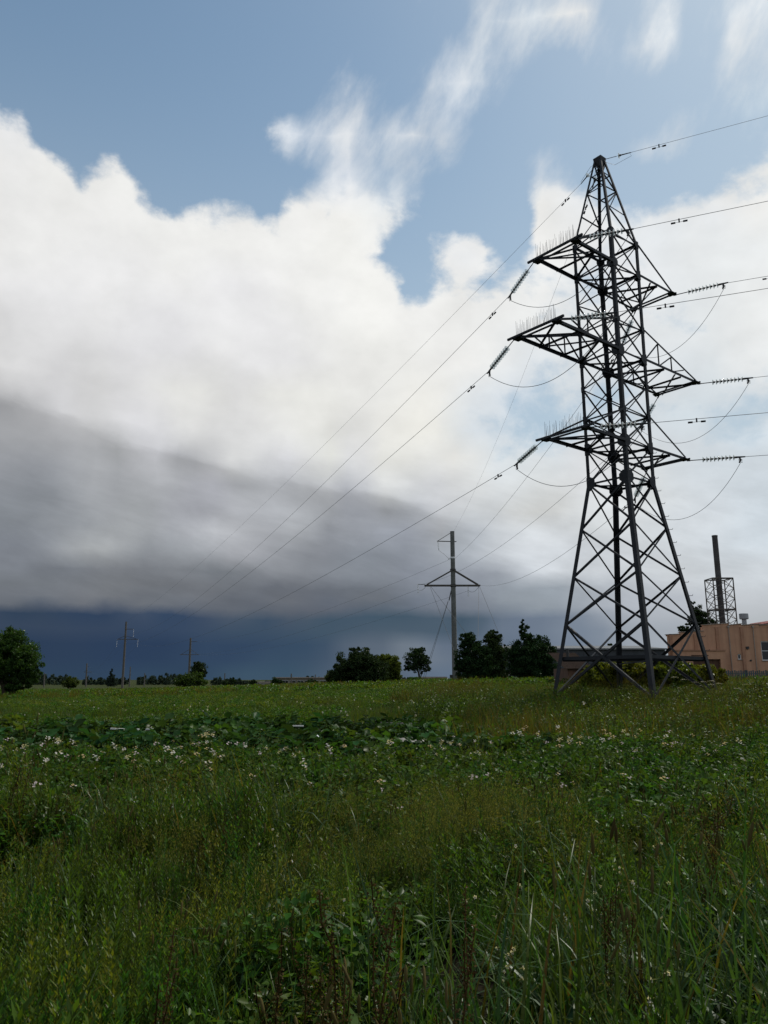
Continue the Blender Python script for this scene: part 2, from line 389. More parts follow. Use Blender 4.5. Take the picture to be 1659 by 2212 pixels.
BARK = mat('bark', (.06, .05, .04), .95, 0, 4, .4, None, .5, .1)
WHITEP = mat('white_plank', (.62, .63, .62), .6, 0, 4, .2)
GREYP = mat('grey_plank', (.25, .24, .22), .8, 0, 4, .35)
PLASTIC = mat('white_plastic', (.75, .77, .8), .4, 0, 3, .1)


def glassmat():
    m = bpy.data.materials.new('insulator_glass'); m.use_nodes = True
    nt = m.node_tree; nt.nodes.clear(); N = nt.nodes.new; L = nt.links.new
    lw = N('ShaderNodeLayerWeight'); lw.inputs[0].default_value = .35
    tr = N('ShaderNodeBsdfTransparent'); tr.inputs[0].default_value = (.95, .965, .96, 1)
    gl = N('ShaderNodeBsdfGlossy'); gl.inputs[0].default_value = (.8, .82, .82, 1); gl.inputs['Roughness'].default_value = .08
    mr = N('ShaderNodeMapRange'); mr.inputs[3].default_value = .06; mr.inputs[4].default_value = .55; L(lw.outputs['Facing'], mr.inputs[0])
    tl = N('ShaderNodeBsdfTranslucent'); tl.inputs[0].default_value = (.85, .9, .9, 1)
    m0 = N('ShaderNodeMixShader'); m0.inputs[0].default_value = .3; L(tr.outputs[0], m0.inputs[1]); L(tl.outputs[0], m0.inputs[2])
    mx = N('ShaderNodeMixShader'); L(mr.outputs[0], mx.inputs[0]); L(m0.outputs[0], mx.inputs[1]); L(gl.outputs[0], mx.inputs[2])
    o = N('ShaderNodeOutputMaterial'); L(mx.outputs[0], o.inputs[0])
    return m
GLASS = glassmat()

# leaves
L_GRASS = leafmat('grass_blade', (.044, .080, .012), .5, .48, .05)
L_GRASS2 = leafmat('grass_blade_blue', (.031, .070, .018), .5, .45, .09, rough=.38)
L_DRY = leafmat('dry_grass', (.105, .085, .020), .4, .4, .03)
L_SEED = leafmat('seed_heads', (.13, .14, .035), .35, .45, .03)
L_TIM = leafmat('timothy_spike', (.075, .070, .022), .3, .1, .02)
L_DOCK = leafmat('dock_seed', (.052, .036, .014), .5, .2, .02, .015)
L_POT = leafmat('potato_leaf', (.036, .076, .012), .5, .42, .035)
L_CAB = leafmat('cabbage_leaf', (.022, .056, .016), .5, .3, .02)
L_WEED = leafmat('weed_leaf', (.043, .090, .011), .5, .48, .04)
L_YEL = leafmat('yellow_green_weed', (.084, .120, .014), .4, .5, .04)
L_WHITE = leafmat('white_petal', (.55, .54, .53), .2, .35, .0, .0)
L_PINK = leafmat('pink_white_petal', (.52, .45, .47), .25, .35, .0, .01)
L_YFLO = leafmat('yellow_petal', (.5, .42, .05), .2, .3, .02, .01)
L_STEM = leafmat('stem', (.05, .080, .014), .3, .1, .03)
T_DARK = leafmat('tree_leaf_dark', (.022, .040, .014), .45, .18, .03)
T_MID = leafmat('tree_leaf_mid', (.036, .068, .014), .45, .35, .04)
T_LIGHT = leafmat('tree_leaf_light', (.055, .095, .016), .4, .4, .04)
T_BUSH = leafmat('shrub_leaf', (.085, .105, .012), .45, .42, .06)
T_FAR = leafmat('far_wood', (.028, .043, .034), .4, .15, .01)

# ------------------------------------------------------------------ builders
def link(o, parent=None):
    COL.objects.link(o)
    if parent is not None: o.parent = parent
    return o


def tag(o, label=None, cat=None, group=None, kind=None):
    if label: o['label'] = label
    if cat: o['category'] = cat
    if group: o['group'] = group
    if kind: o['kind'] = kind
    return o


def empty(name, loc, label, cat, group=None):
    o = bpy.data.objects.new(name, None); o.location = loc; o.empty_display_size = .3
    link(o); return tag(o, label, cat, group)


def fast_mesh(name, V, F, mats, mi=None, smooth=False):
    """V (n,3) array, F (m,k) array with k = 3 or 4."""
    me = bpy.data.meshes.new(name)
    V = np.asarray(V, dtype=np.float32); F = np.asarray(F, dtype=np.int32)
    k = F.shape[1]
    me.vertices.add(len(V)); me.vertices.foreach_set('co', V.ravel())
    me.loops.add(F.size); me.loops.foreach_set('vertex_index', F.ravel())
    me.polygons.add(len(F)); me.polygons.foreach_set('loop_start', np.arange(0, F.size, k, dtype=np.int32))
    for m in mats: me.materials.append(m)
    if mi is not None: me.polygons.foreach_set('material_index', np.asarray(mi, dtype=np.int32))
    if smooth: me.polygons.foreach_set('use_smooth', np.ones(len(F), dtype=bool))
    me.update(calc_edges=True); me.validate()
    return me


class MB:
    def __init__(s):
        s.v, s.f, s.m = [], [], []

    def add(s, verts, faces, mi=0):
        b = len(s.v); s.v += [Vector(v) for v in verts]; s.f += [tuple(i + b for i in f) for f in faces]; s.m += [mi] * len(faces)
        return s

    def box(s, a, b, mi=0):
        x0, y0, z0 = a; x1, y1, z1 = b
        return s.add([(x0, y0, z0), (x1, y0, z0), (x1, y1, z0), (x0, y1, z0), (x0, y0, z1), (x1, y0, z1), (x1, y1, z1), (x0, y1, z1)],
                     [(0, 3, 2, 1), (4, 5, 6, 7), (0, 1, 5, 4), (1, 2, 6, 5), (2, 3, 7, 6), (3, 0, 4, 7)], mi)

    def bar(s, p, q, w, h, up=(0, 0, 1), mi=0):
        p, q = Vector(p), Vector(q); d = (q - p).normalized(); u = Vector(up)
        x = d.cross(u)
        if x.length < 1e-4: x = d.cross(Vector((1, 0, 0)))
        x.normalize(); u = x.cross(d).normalized()
        vs = []
        for e in (p, q):
            for (a, b) in ((-1, -1), (1, -1), (1, 1), (-1, 1)): vs.append(e + x * a * w / 2 + u * b * h / 2)
        return s.add(vs, [(0, 1, 2, 3), (7, 6, 5, 4), (0, 4, 5, 1), (1, 5, 6, 2), (2, 6, 7, 3), (3, 7, 4, 0)], mi)

    def angle(s, p, q, w, t, out, mi=0, off=0.0):
        """Angle iron: one flange in the face plane, one flange turned inward. `out` points out of the face."""
        p, q = Vector(p), Vector(q); d = (q - p).normalized(); o = Vector(out); o = (o - d * o.dot(d)).normalized()
        x = d.cross(o).normalized()
        prof = [(-w / 2, 0), (w / 2, 0), (w / 2, -t), (-w / 2 + t, -t), (-w / 2 + t, -w), (-w / 2, -w)]
        vs = []
        for e in (p, q):
            for (a, b) in prof: vs.append(e + x * a + o * (b + off))
        n = 6
        fs = [(5, 4, 3, 2, 1, 0), tuple(range(6, 12))] + [(i, (i + 1) % n, (i + 1) % n + n, i + n) for i in range(n)]
        return s.add(vs, fs, mi)

    def corner(s, p, q, w, t, c, mi=0):
        """Leg angle with its corner pointing outward along c (horizontal)."""
        p, q = Vector(p), Vector(q); d = (q - p).normalized(); c = Vector(c)
        c = (c - d * c.dot(d)).normalized(); x = d.cross(c).normalized()
        a = (x - c).normalized(); b = (-x - c).normalized()
        prof = [Vector((0, 0, 0)), a * w, a * w + b * t, a * t + b * t, b * w + a * t, b * w]
        vs = [e + v for e in (p, q) for v in prof]; n = 6
        return s.add(vs, [(5, 4, 3, 2, 1, 0), tuple(range(6, 12))] + [(i, (i + 1) % n, (i + 1) % n + n, i + n) for i in range(n)], mi)

    def tube(s, pts, r, seg=6, mi=0, cap=True):
        pts = [Vector(p) for p in pts]; n = len(pts); rs = r if hasattr(r, '__len__') else [r] * n
        b = len(s.v); prev = None
        for i, p in enumerate(pts):
            d = (pts[min(i + 1, n - 1)] - pts[max(i - 1, 0)]).normalized()
            if prev is None:
                x = d.cross(Vector((0, 0, 1)))
                if x.length < 1e-3: x = d.cross(Vector((1, 0, 0)))
            else:
                x = prev - d * prev.dot(d)
            x.normalize(); prev = x; y = d.cross(x)
            for k in range(seg):
                a = 2 * math.pi * k / seg
                s.v.append(p + (x * math.cos(a) + y * math.sin(a)) * rs[i])
        for i in range(n - 1):
            for k in range(seg):
                k2 = (k + 1) % seg
                s.f.append((b + i * seg + k, b + i * seg + k2, b + (i + 1) * seg + k2, b + (i + 1) * seg + k)); s.m.append(mi)
        if cap:
            s.f.append(tuple(b + k for k in reversed(range(seg)))); s.m.append(mi)
            s.f.append(tuple(b + (n - 1) * seg + k for k in range(seg))); s.m.append(mi)
        return s

    def plate(s, c, n, u, pts, t, mi=0):
        """Flat plate: outline pts (2D, in u and n x u) extruded by t along n, centred on c."""
        c, n, u = Vector(c), Vector(n).normalized(), Vector(u); u = (u - n * u.dot(n)).normalized(); w = n.cross(u)
        k = len(pts); vs = [c + u * a + w * b + n * (t / 2) for a, b in pts] + [c + u * a + w * b - n * (t / 2) for a, b in pts]
        return s.add(vs, [tuple(range(k)), tuple(reversed(range(k, 2 * k)))] + [(i, i + k, (i + 1) % k + k, (i + 1) % k) for i in range(k)], mi)

    def mesh(s, name, mats, origin=(0, 0, 0), smooth=False):
        o = Vector(origin); me = bpy.data.meshes.new(name)
        me.from_pydata([tuple(v - o) for v in s.v], [], s.f)
        for m in (mats if isinstance(mats, (list, tuple)) else [mats]): me.materials.append(m)
        me.polygons.foreach_set('material_index', s.m)
        if smooth: me.polygons.foreach_set('use_smooth', [True] * len(s.f))
        me.update()
        return me

    def build(s, name, mats, parent=None, origin=None, smooth=False):
        if origin is None:
            p = parent; origin = Vector((0, 0, 0))
            while p is not None: origin = origin + p.location; p = p.parent
        return link(bpy.data.objects.new(name, s.mesh(name, mats, origin, smooth)), parent)


def solo(mb, name, mats, base, label, cat, group=None, smooth=False):
    """A thing that is one mesh, its origin at base."""
    o = mb.build(name, mats, None, Vector(base), smooth); o.location = base
    return tag(o, label, cat, group)


def clamp01(t): return np.clip(t, 0, 1)
def sst(a, b, x):
    t = clamp01((np.asarray(x, dtype=float) - a) / (b - a)); return t * t * (3 - 2 * t)

def ground(x, y):
    x = np.asarray(x, dtype=float); y = np.asarray(y, dtype=float)
    side = sst(-50, 25, x)
    z = (-.5 + 1.75 * side) * sst(18, 70, y)
    z = z - .8 * sst(110, 220, y) * (1 - sst(-20, 20, x)) - 1.2 * sst(220, 500, y)
    xm = np.where(x > 14, np.minimum(14 + (x - 14) * .35, 60), x)
    mound = .66 * np.exp(-((xm - 13) / 9.0) ** 2 - ((y - 34) / 9.5) ** 2)
    z = z + mound * (1 - .55 * sst(36, 60, y))
    z = z + .05 * np.sin(x * .9 + 1.3) * np.sin(y * .7) * sst(6, 15, y) + .03 * np.sin(x * 2.3) * np.cos(y * 1.9 + .4)
    return z

def gz(x, y): return float(ground(x, y))

# ------------------------------------------------------------------ ground
def make_ground():
    ys = np.concatenate([np.arange(-30, 0, 3), np.arange(0, 60, .8), np.arange(60, 240, 4), np.geomspace(240, 4000, 24)])
    xs = np.concatenate([-np.geomspace(4000, 90, 20), np.arange(-88, -24, 4), np.arange(-24, 40, .8), np.arange(40, 100, 4), np.geomspace(104, 4000, 20)])
    X, Y = np.meshgrid(xs, ys); Z = ground(X, Y)
    V = np.stack([X, Y, Z], -1).reshape(-1, 3); nx, ny = len(xs), len(ys)
    i, j = np.meshgrid(np.arange(nx - 1), np.arange(ny - 1)); a = (j * nx + i).ravel()
    F = np.stack([a, a + 1, a + nx + 1, a + nx], -1)
    m = bpy.data.materials.new('field_ground'); m.use_nodes = True
    nt = m.node_tree; b = nt.nodes['Principled BSDF']; b.inputs['Roughness'].default_value = 1; b.inputs['Specular IOR Level'].default_value = .05
    tc = nt.nodes.new('ShaderNodeTexCoord')
    def nz(sc_, d): 
        n = nt.nodes.new('ShaderNodeTexNoise'); n.inputs['Scale'].default_value = sc_; n.inputs['Detail'].default_value = d; nt.links.new(tc.outputs['Object'], n.inputs[0]); return n
    r1 = nt.nodes.new('ShaderNodeValToRGB'); e = r1.color_ramp.elements
    e[0].position = .3; e[0].color = (.028, .045, .014, 1); e[1].position = .7; e[1].color = (.062, .075, .024, 1)
    n1 = nz(.09, 5); nt.links.new(n1.outputs[0], r1.inputs[0])
    r2 = nt.nodes.new('ShaderNodeValToRGB'); e = r2.color_ramp.elements
    e[0].position = .35; e[0].color = (.35, .33, .3, 1); e[1].position = .7; e[1].color = (1, 1, 1, 1)
    n2 = nz(2.2, 8); nt.links.new(n2.outputs[0], r2.inputs[0])
    mx = nt.nodes.new('ShaderNodeMix'); mx.data_type = 'RGBA'; mx.blend_type = 'MULTIPLY'; mx.inputs[0].default_value = 1
    sp = nt.nodes.new('ShaderNodeSeparateXYZ'); nt.links.new(tc.outputs['Object'], sp.inputs[0])
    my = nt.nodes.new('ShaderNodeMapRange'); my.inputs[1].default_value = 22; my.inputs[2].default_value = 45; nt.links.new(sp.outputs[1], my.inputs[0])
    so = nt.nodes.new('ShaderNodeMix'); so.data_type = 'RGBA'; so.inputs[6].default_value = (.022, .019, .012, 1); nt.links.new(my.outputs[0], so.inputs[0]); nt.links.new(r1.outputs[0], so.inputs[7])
    nt.links.new(so.outputs[2], mx.inputs[6]); nt.links.new(r2.outputs[0], mx.inputs[7]); nt.links.new(mx.outputs[2], b.inputs['Base Color'])
    bp = nt.nodes.new('ShaderNodeBump'); bp.inputs['Distance'].default_value = .1; nt.links.new(n2.outputs[0], bp.inputs['Height']); nt.links.new(bp.outputs[0], b.inputs['Normal'])
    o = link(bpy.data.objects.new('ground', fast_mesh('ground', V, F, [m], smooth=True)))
    tag(o, kind='structure')
make_ground()

# ------------------------------------------------------------------ the lattice tower
TX, TY, TROT = 10.0057, 31.7528, -0.10333
WW, WB, WT, WP = .9889, 2.0706, 1.0156, .17
ZL = dict(L0=8.069, L1=6.122, L2=4.121, L3=2.155, L4=.81, U1=9.577, U2=10.918, U3=12.308, U4=13.577, U5=14.953, U5b=16.28, U6=17.597, U7=19.076, P=23.60)
ZL = {k: v + EYE for k, v in ZL.items()}
FOOT = EYE - .86
LEGA = {'A': math.pi, 'B': -math.pi / 2, 'C': 0.0, 'D': math.pi / 2}
TB = Vector((TX, TY, FOOT))

def half_at(z):
    if z <= ZL['L0']: t = (z - ZL['L0']) / (ZL['L4'] - ZL['L0']); return WW + (WB - WW) * t
    if z <= ZL['U7']: t = (z - ZL['L0']) / (ZL['U7'] - ZL['L0']); return WW + (WT - WW) * t
    t = (z - ZL['U7']) / (ZL['P'] - ZL['U7']); return WT + (WP - WT) * t

def legp(leg, z, inset=0.0):
    r = (half_at(z) - inset) * math.sqrt(2); a = LEGA[leg] + TROT
    return Vector((TX + r * math.cos(a), TY + r * math.sin(a), z))

NL = Vector((math.cos(-math.radians(135) + TROT), math.sin(-math.radians(135) + TROT), 0))   # out of face AB
ND = Vector((-NL.y, NL.x, 0))
FACES = {'AB': NL, 'BC': (legp('B', 10) + legp('C', 10)) / 2 - Vector((TX, TY, 10)), 'CD': -NL, 'DA': (legp('D', 10) + legp('A', 10)) / 2 - Vector((TX, TY, 10))}
FACES = {k: v.normalized() for k, v in FACES.items()}

def make_tower():
    t = empty('lattice_tower', TB, 'tall dark steel lattice pylon with three pairs of crossarms on the right', 'pylon')
    P = lambda mb, name, m=STEEL, par=None: mb.build(name, m, par or t)
    cdir = {l: Vector((math.cos(LEGA[l] + TROT), math.sin(LEGA[l] + TROT), 0)) for l in LEGA}
    for l in LEGA:
        lower = P(MB().corner(legp(l, FOOT), legp(l, ZL['L0']), .18, .018, cdir[l]), 'leg')
        P(MB().corner(legp(l, ZL['L0']), legp(l, ZL['U7']), .155, .016, cdir[l]), 'leg')
        P(MB().corner(legp(l, ZL['U7']), legp(l, ZL['P']), .105, .012, cdir[l]), 'leg')
        c = legp(l, FOOT)
        # concrete footing and base plate
        ft = P(MB().box((c.x - .42, c.y - .42, FOOT - .9), (c.x + .42, c.y + .42, FOOT - .03)), 'footing', CONC)
        P(MB().box((c.x - .2, c.y - .2, FOOT - .028), (c.x + .2, c.y + .2, FOOT)), 'base_plate')
    # step bolts on the right leg
    for k in range(16):
        z = ZL['L4'] + .3 + k * .55; c = legp('C', z); d = cdir['C']
        P(MB().tube([c, c + d * .13, c + d * .15 + Vector((0, 0, .05))], .011, 5), 'step_bolt')
    # braced panels
    main = ['L0', 'U1', 'U2', 'U3', 'U4', 'U5', 'U5b', 'U6', 'U7']
    low = ['L0', 'L1', 'L2', 'L3']
    for f, n in FACES.items():
        a, b = f
        def xb(z0, z1, w, wb=None):
            for (p, q, off) in ((legp(a, z0, .03), legp(b, z1, .03), .008), (legp(b, z0, .03), legp(a, z1, .03), -.012)):
                P(MB().angle(p, q, w, .009, n, 0, off), 'brace')
        for i in range(3): xb(ZL[low[i]], ZL[low[i + 1]], .075)
        zf = FOOT + .12
        for (l1, l2, off) in ((a, b, .008), (b, a, -.012)):
            P(MB().angle(legp(l1, ZL['L3'], .03), legp(l2, zf, .03), .10, .010, n, 0, off), 'brace')
        for i in range(len(main) - 1): xb(ZL[main[i]], ZL[main[i + 1]], .052)
        for k, w in (('L4', .13), ('L0', .085), ('U1', .09), ('U2', .07), ('U4', .09), ('U5', .07), ('U6', .09), ('U7', .085)):
            P(MB().angle(legp(a, ZL[k], .05), legp(b, ZL[k], .05), w, .010, n, 0, -.034), 'strut')
        # peak: single zigzag with struts
        zs = [ZL['U7'], ZL['U7'] + 1.55, ZL['U7'] + 2.75, ZL['U7'] + 3.6, ZL['P'] - .25]
        for i in range(len(zs) - 1):
            l1, l2 = (a, b) if (i + ('AB', 'BC', 'CD', 'DA').index(f)) % 2 == 0 else (b, a)
            P(MB().angle(legp(l1, zs[i], .02), legp(l2, zs[i + 1], .02), .052, .007, n, 0, -.005), 'brace')
            if i == (1 if f in ('AB', 'CD') else 0) or i == 2: P(MB().angle(legp(a, zs[i + 1], .03), legp(b, zs[i + 1], .03), .048, .007, n, 0, -.02), 'strut')
    # plan bracing at the crossarm levels
    for k in ('U1', 'U4', 'U6', 'L0', 'L4'):
        z = ZL[k] - .06
        P(MB().angle(legp('A', z, .12), legp('C', z, .12), .06, .008, (0, 0, 1)), 'plan_brace')
        P(MB().angle(legp('B', z - .07, .12), legp('D', z - .07, .12), .06, .008, (0, 0, 1)), 'plan_brace')
    # gusset plates
    for k, s in (('L0', .27), ('U1', .25), ('U2', .15), ('U4', .25), ('U3', .12), ('U5', .14), ('U6', .22), ('U7', .17)):
        for l in LEGA:
            for f, n in FACES.items():
                if l not in f: continue
                o = [x for x in f if x != l][0]; u = (legp(o, ZL[k]) - legp(l, ZL[k])).normalized()
                c = legp(l, ZL[k]) + u * (s * .45) + n * .012
                P(MB().plate(c, n, u, [(-s * .5, -s), (s * .35, -s), (s, -s * .45), (s, s * .45), (s * .35, s), (-s * .5, s)], .012), 'gusset_plate')
    # cap of the peak
    zc = ZL['P']
    cap = MB(); r0, r1 = .30, .17; vs = []
    for z, r in ((zc - .42, .17), (zc - .14, .27), (zc + .02, .30), (zc + .10, .05)):
        for q in range(4):
            a = LEGA['ABCD'[q]] + TROT + 0; vs.append((TX + r * math.cos(a), TY + r * math.sin(a), z))
    fs = [(3, 2, 1, 0), (12, 13, 14, 15)] + [(i * 4 + q, i * 4 + (q + 1) % 4, i * 4 + 4 + (q + 1) % 4, i * 4 + 4 + q) for i in range(3) for q in range(4)]
    cap.add(vs, fs); P(cap, 'peak_cap')
    # crossarms
    for k, ku, L, webs in (('U1', 'U2', 2.65, 0), ('U4', 'U5', 4.15, 2), ('U6', 'U7', 2.65, 0)):
        for side, (l1, l2), n in (('left', 'AB', NL), ('right', 'DC', -NL)):
            z = ZL[k]; a1, b1 = legp(l1, z), legp(l2, z)
            t1, t2 = a1 + n * L, b1 + n * L
            along = (t1 - t2).normalized()
            ov = .42 if side == 'left' else .16
            bw = (.08, .085) if side == 'left' else (.06, .07)
            beam = P(MB().bar(t1 + along * ov + n * .05, t2 - along * ov + n * .05, *bw), 'crossarm')
            S = lambda mb, name: mb.build(name, STEEL, beam)
            S(MB().bar(t1 + along * .1 - n * .22 + Vector((0, 0, -.012)), t2 - along * .1 - n * .22 + Vector((0, 0, -.012)), .055, .065), 'end_rail')
            for (p, tip, l, sgn) in ((a1, t1, l1, 1), (b1, t2, l2, -1)):
                S(MB().angle(p + along * sgn * .02, tip + n * .06 + along * sgn * .02, .12, .012, along * sgn), 'chord')
                up = legp(l, ZL[ku])
                S(MB().angle(up + along * sgn * .03, tip + along * sgn * .05 + Vector((0, 0, .05)) - n * .1, .075, .009, along * sgn), 'tie')
                if webs:
                    last = None
                    for q in range(1, 4):
                        f0 = q / 4.0
                        lo = p.lerp(tip, f0); hi = up.lerp(tip, f0)
                        if q < 3: S(MB().angle(lo, hi, .045, .006, along * sgn), 'web_post')
                    S(MB().angle(p.lerp(tip, .0) + Vector((0, 0, .05)), up.lerp(tip, .25), .05, .006, along * sgn, 0, -.012), 'web_diagonal')
                    S(MB().angle(p.lerp(tip, .25), up.lerp(tip, .5), .05, .006, along * sgn, 0, -.012), 'web_diagonal')
                    S(MB().angle(p.lerp(tip, .5), up.lerp(tip, .75), .05, .006, along * sgn, 0, -.012), 'web_diagonal')
            # bracing in the floor of the arm
            nb = 3 if webs else 2
            for q in range(nb):
                f0, f1 = q / nb, (q + 1) / nb
                p0, p1 = (a1.lerp(t1, f0), b1.lerp(t2, f1)) if q % 2 == 0 else (b1.lerp(t2, f0), a1.lerp(t1, f1))
                S(MB().angle(p0 + Vector((0, 0, -.03)), p1 + Vector((0, 0, -.03)), .07, .008, (0, 0, 1)), 'floor_brace')
                if q < nb - 1: S(MB().angle(a1.lerp(t1, f1) + Vector((0, 0, -.05)), b1.lerp(t2, f1) + Vector((0, 0, -.05)), .07, .008, (0, 0, 1)), 'floor_strut')
            S(MB().angle(b1.lerp(t2, .55 if webs else .3) + Vector((0, 0, -.07)), t1.lerp(t2, .12) + Vector((0, 0, -.07)), .08, .008, (0, 0, 1)), 'floor_brace')
            S(MB().plate(t1 - n * .12 + Vector((0, 0, -.05)), (0, 0, 1), n, [(-.2, -.18), (.12, -.2), (.2, -.05), (.2, .2), (-.2, .12)], .014), 'tip_plate')
            S(MB().plate(t2 - n * .12 + Vector((0, 0, -.05)), (0, 0, 1), n, [(-.2, -.18), (.12, -.2), (.2, -.05), (.2, .2), (-.2, .12)], .014), 'tip_plate')
            if side == 'left':
                # rows of bird spikes
                length = (t1 - t2).length; gaps = random.sample(range(3, 24), 4)
                for q in range(36):
                    if q in gaps[:2]: continue
                    f0 = q / 35
                    base = t1.lerp(t2, f0) + n * (.05 if q % 3 else -.14) + Vector((0, 0, .06))
                    h = .54 + .08 * math.sin(q * 1.7) if (q % 4) else .40
                    lean = Vector((random.uniform(-.03, .03), random.uniform(-.03, .03), h))
                    S(MB().tube([base, base + lean], [.0075, .004], 4), 'bird_spike')
    return t
tower = make_tower()

# ------------------------------------------------------------------ insulators and wires
def lathe(prof, seg=14):
    V, F = [], []
    for (r, z) in prof:
        for k in range(seg):
            a = 2 * math.pi * k / seg; V.append((r * math.cos(a), r * math.sin(a), z))
    for i in range(len(prof) - 1):
        for k in range(seg):
            k2 = (k + 1) % seg; F.append((i * seg + k, i * seg + k2, (i + 1) * seg + k2, (i + 1) * seg + k))
    return V, F

dm = MB(); v, f = lathe([(.03, .02), (.06, .018), (.105, .0), (.13, -.03), (.125, -.038), (.10, -.012), (.085, -.04), (.07, -.014), (.05, -.045), (.035, -.012)]); dm.add(v, f)
DISC = dm.mesh('disc', GLASS, smooth=True)
cm = MB(); v, f = lathe([(.0, .075), (.045, .07), (.05, .02), (.055, -.005), (.03, -.02), (.016, -.03), (.016, -.075), (.0, -.075)], 10); cm.add(v, f)
CAPM = cm.mesh('disc_cap', CLAMP, smooth=True)

def insulator(p, q, label, group, rod=.62, n=9):
    """String from arm tip p to wire end q: link rod, glass discs, clamp."""
    p, q = Vector(p), Vector(q); d = (q - p).normalized(); L = (q - p).length
    t = empty('insulator_string', p, label, 'insulator', group)
    MB().tube([p, p + d * rod], .02, 6).build('link_rod', CLAMP, t)
    MB().tube([p + d * .0, p + d * .14], .036, 6).build('shackle', CLAMP, t)
    n = n; step = (L - rod - .14) / n
    quat = d.to_track_quat('Z', 'Y')
    for i in range(n):
        c = d * (rod + step * (i + .5))
        o = link(bpy.data.objects.new('disc', DISC), t); o.location = c; o.rotation_euler = quat.to_euler()
        k = link(bpy.data.objects.new('disc_cap', CAPM), o)
    cl = MB().tube([q - d * .16, q + d * .22], [.045, .028], 6)
    cl.tube([q - d * .02, q + Vector((0, 0, -.12)) + d * .02, q + Vector((0, 0, -.26)) - d * .04], [.04, .045, .03], 6)
    for z in (-.1, -.16, -.22): cl.tube([q + Vector((0, 0, z)) + d * -.06, q + Vector((0, 0, z - .02)) + d * .09], .014, 5)
    cl.build('strain_clamp', CLAMP, t)
    return t

def sag_pts(a, b, sag, n=40):
    a, b = Vector(a), Vector(b)
    return [a.lerp(b, (i / n)) + Vector((0, 0, -4 * sag * (i / n) * (1 - i / n))) for i in range(n + 1)]

def wire(a, b, sag, label, group=None, r=.0105, damper=None, name='power_line', n=48):
    pts = sag_pts(a, b, sag, n)
    base = Vector(a)
    o = solo(MB().tube(pts, r, 5), name, ALU, base, label, 'cable', group, True)
    if damper:
        L = (Vector(b) - Vector(a)).length; f = damper / L
        c = Vector(a).lerp(Vector(b), f) + Vector((0, 0, -4 * sag * f * (1 - f)))
        f2 = f + .002; c2 = Vector(a).lerp(Vector(b), f2) + Vector((0, 0, -4 * sag * f2 * (1 - f2))); d = (c2 - c).normalized()
        m = MB().bar(c + Vector((0, 0, .03)), c + Vector((0, 0, -.12)), .05, .05, d)
        dn = Vector((0, 0, -.11))
        m.tube([c + dn - d * .22, c + dn + d * .22], .008, 4)
        m.tube([c + dn - d * .30, c + dn - d * .14], .036, 7); m.tube([c + dn + d * .14, c + dn + d * .30], .036, 7)
        m.build('damper', CLAMP, o)
    return o

ARM = {'U1': 2.65, 'U4': 4.15, 'U6': 2.65}
def tip(k, l):
    n = NL if l in 'AB' else -NL
    return legp(l, ZL[k]) + n * (ARM[k] + .06) + Vector((0, 0, -.06))

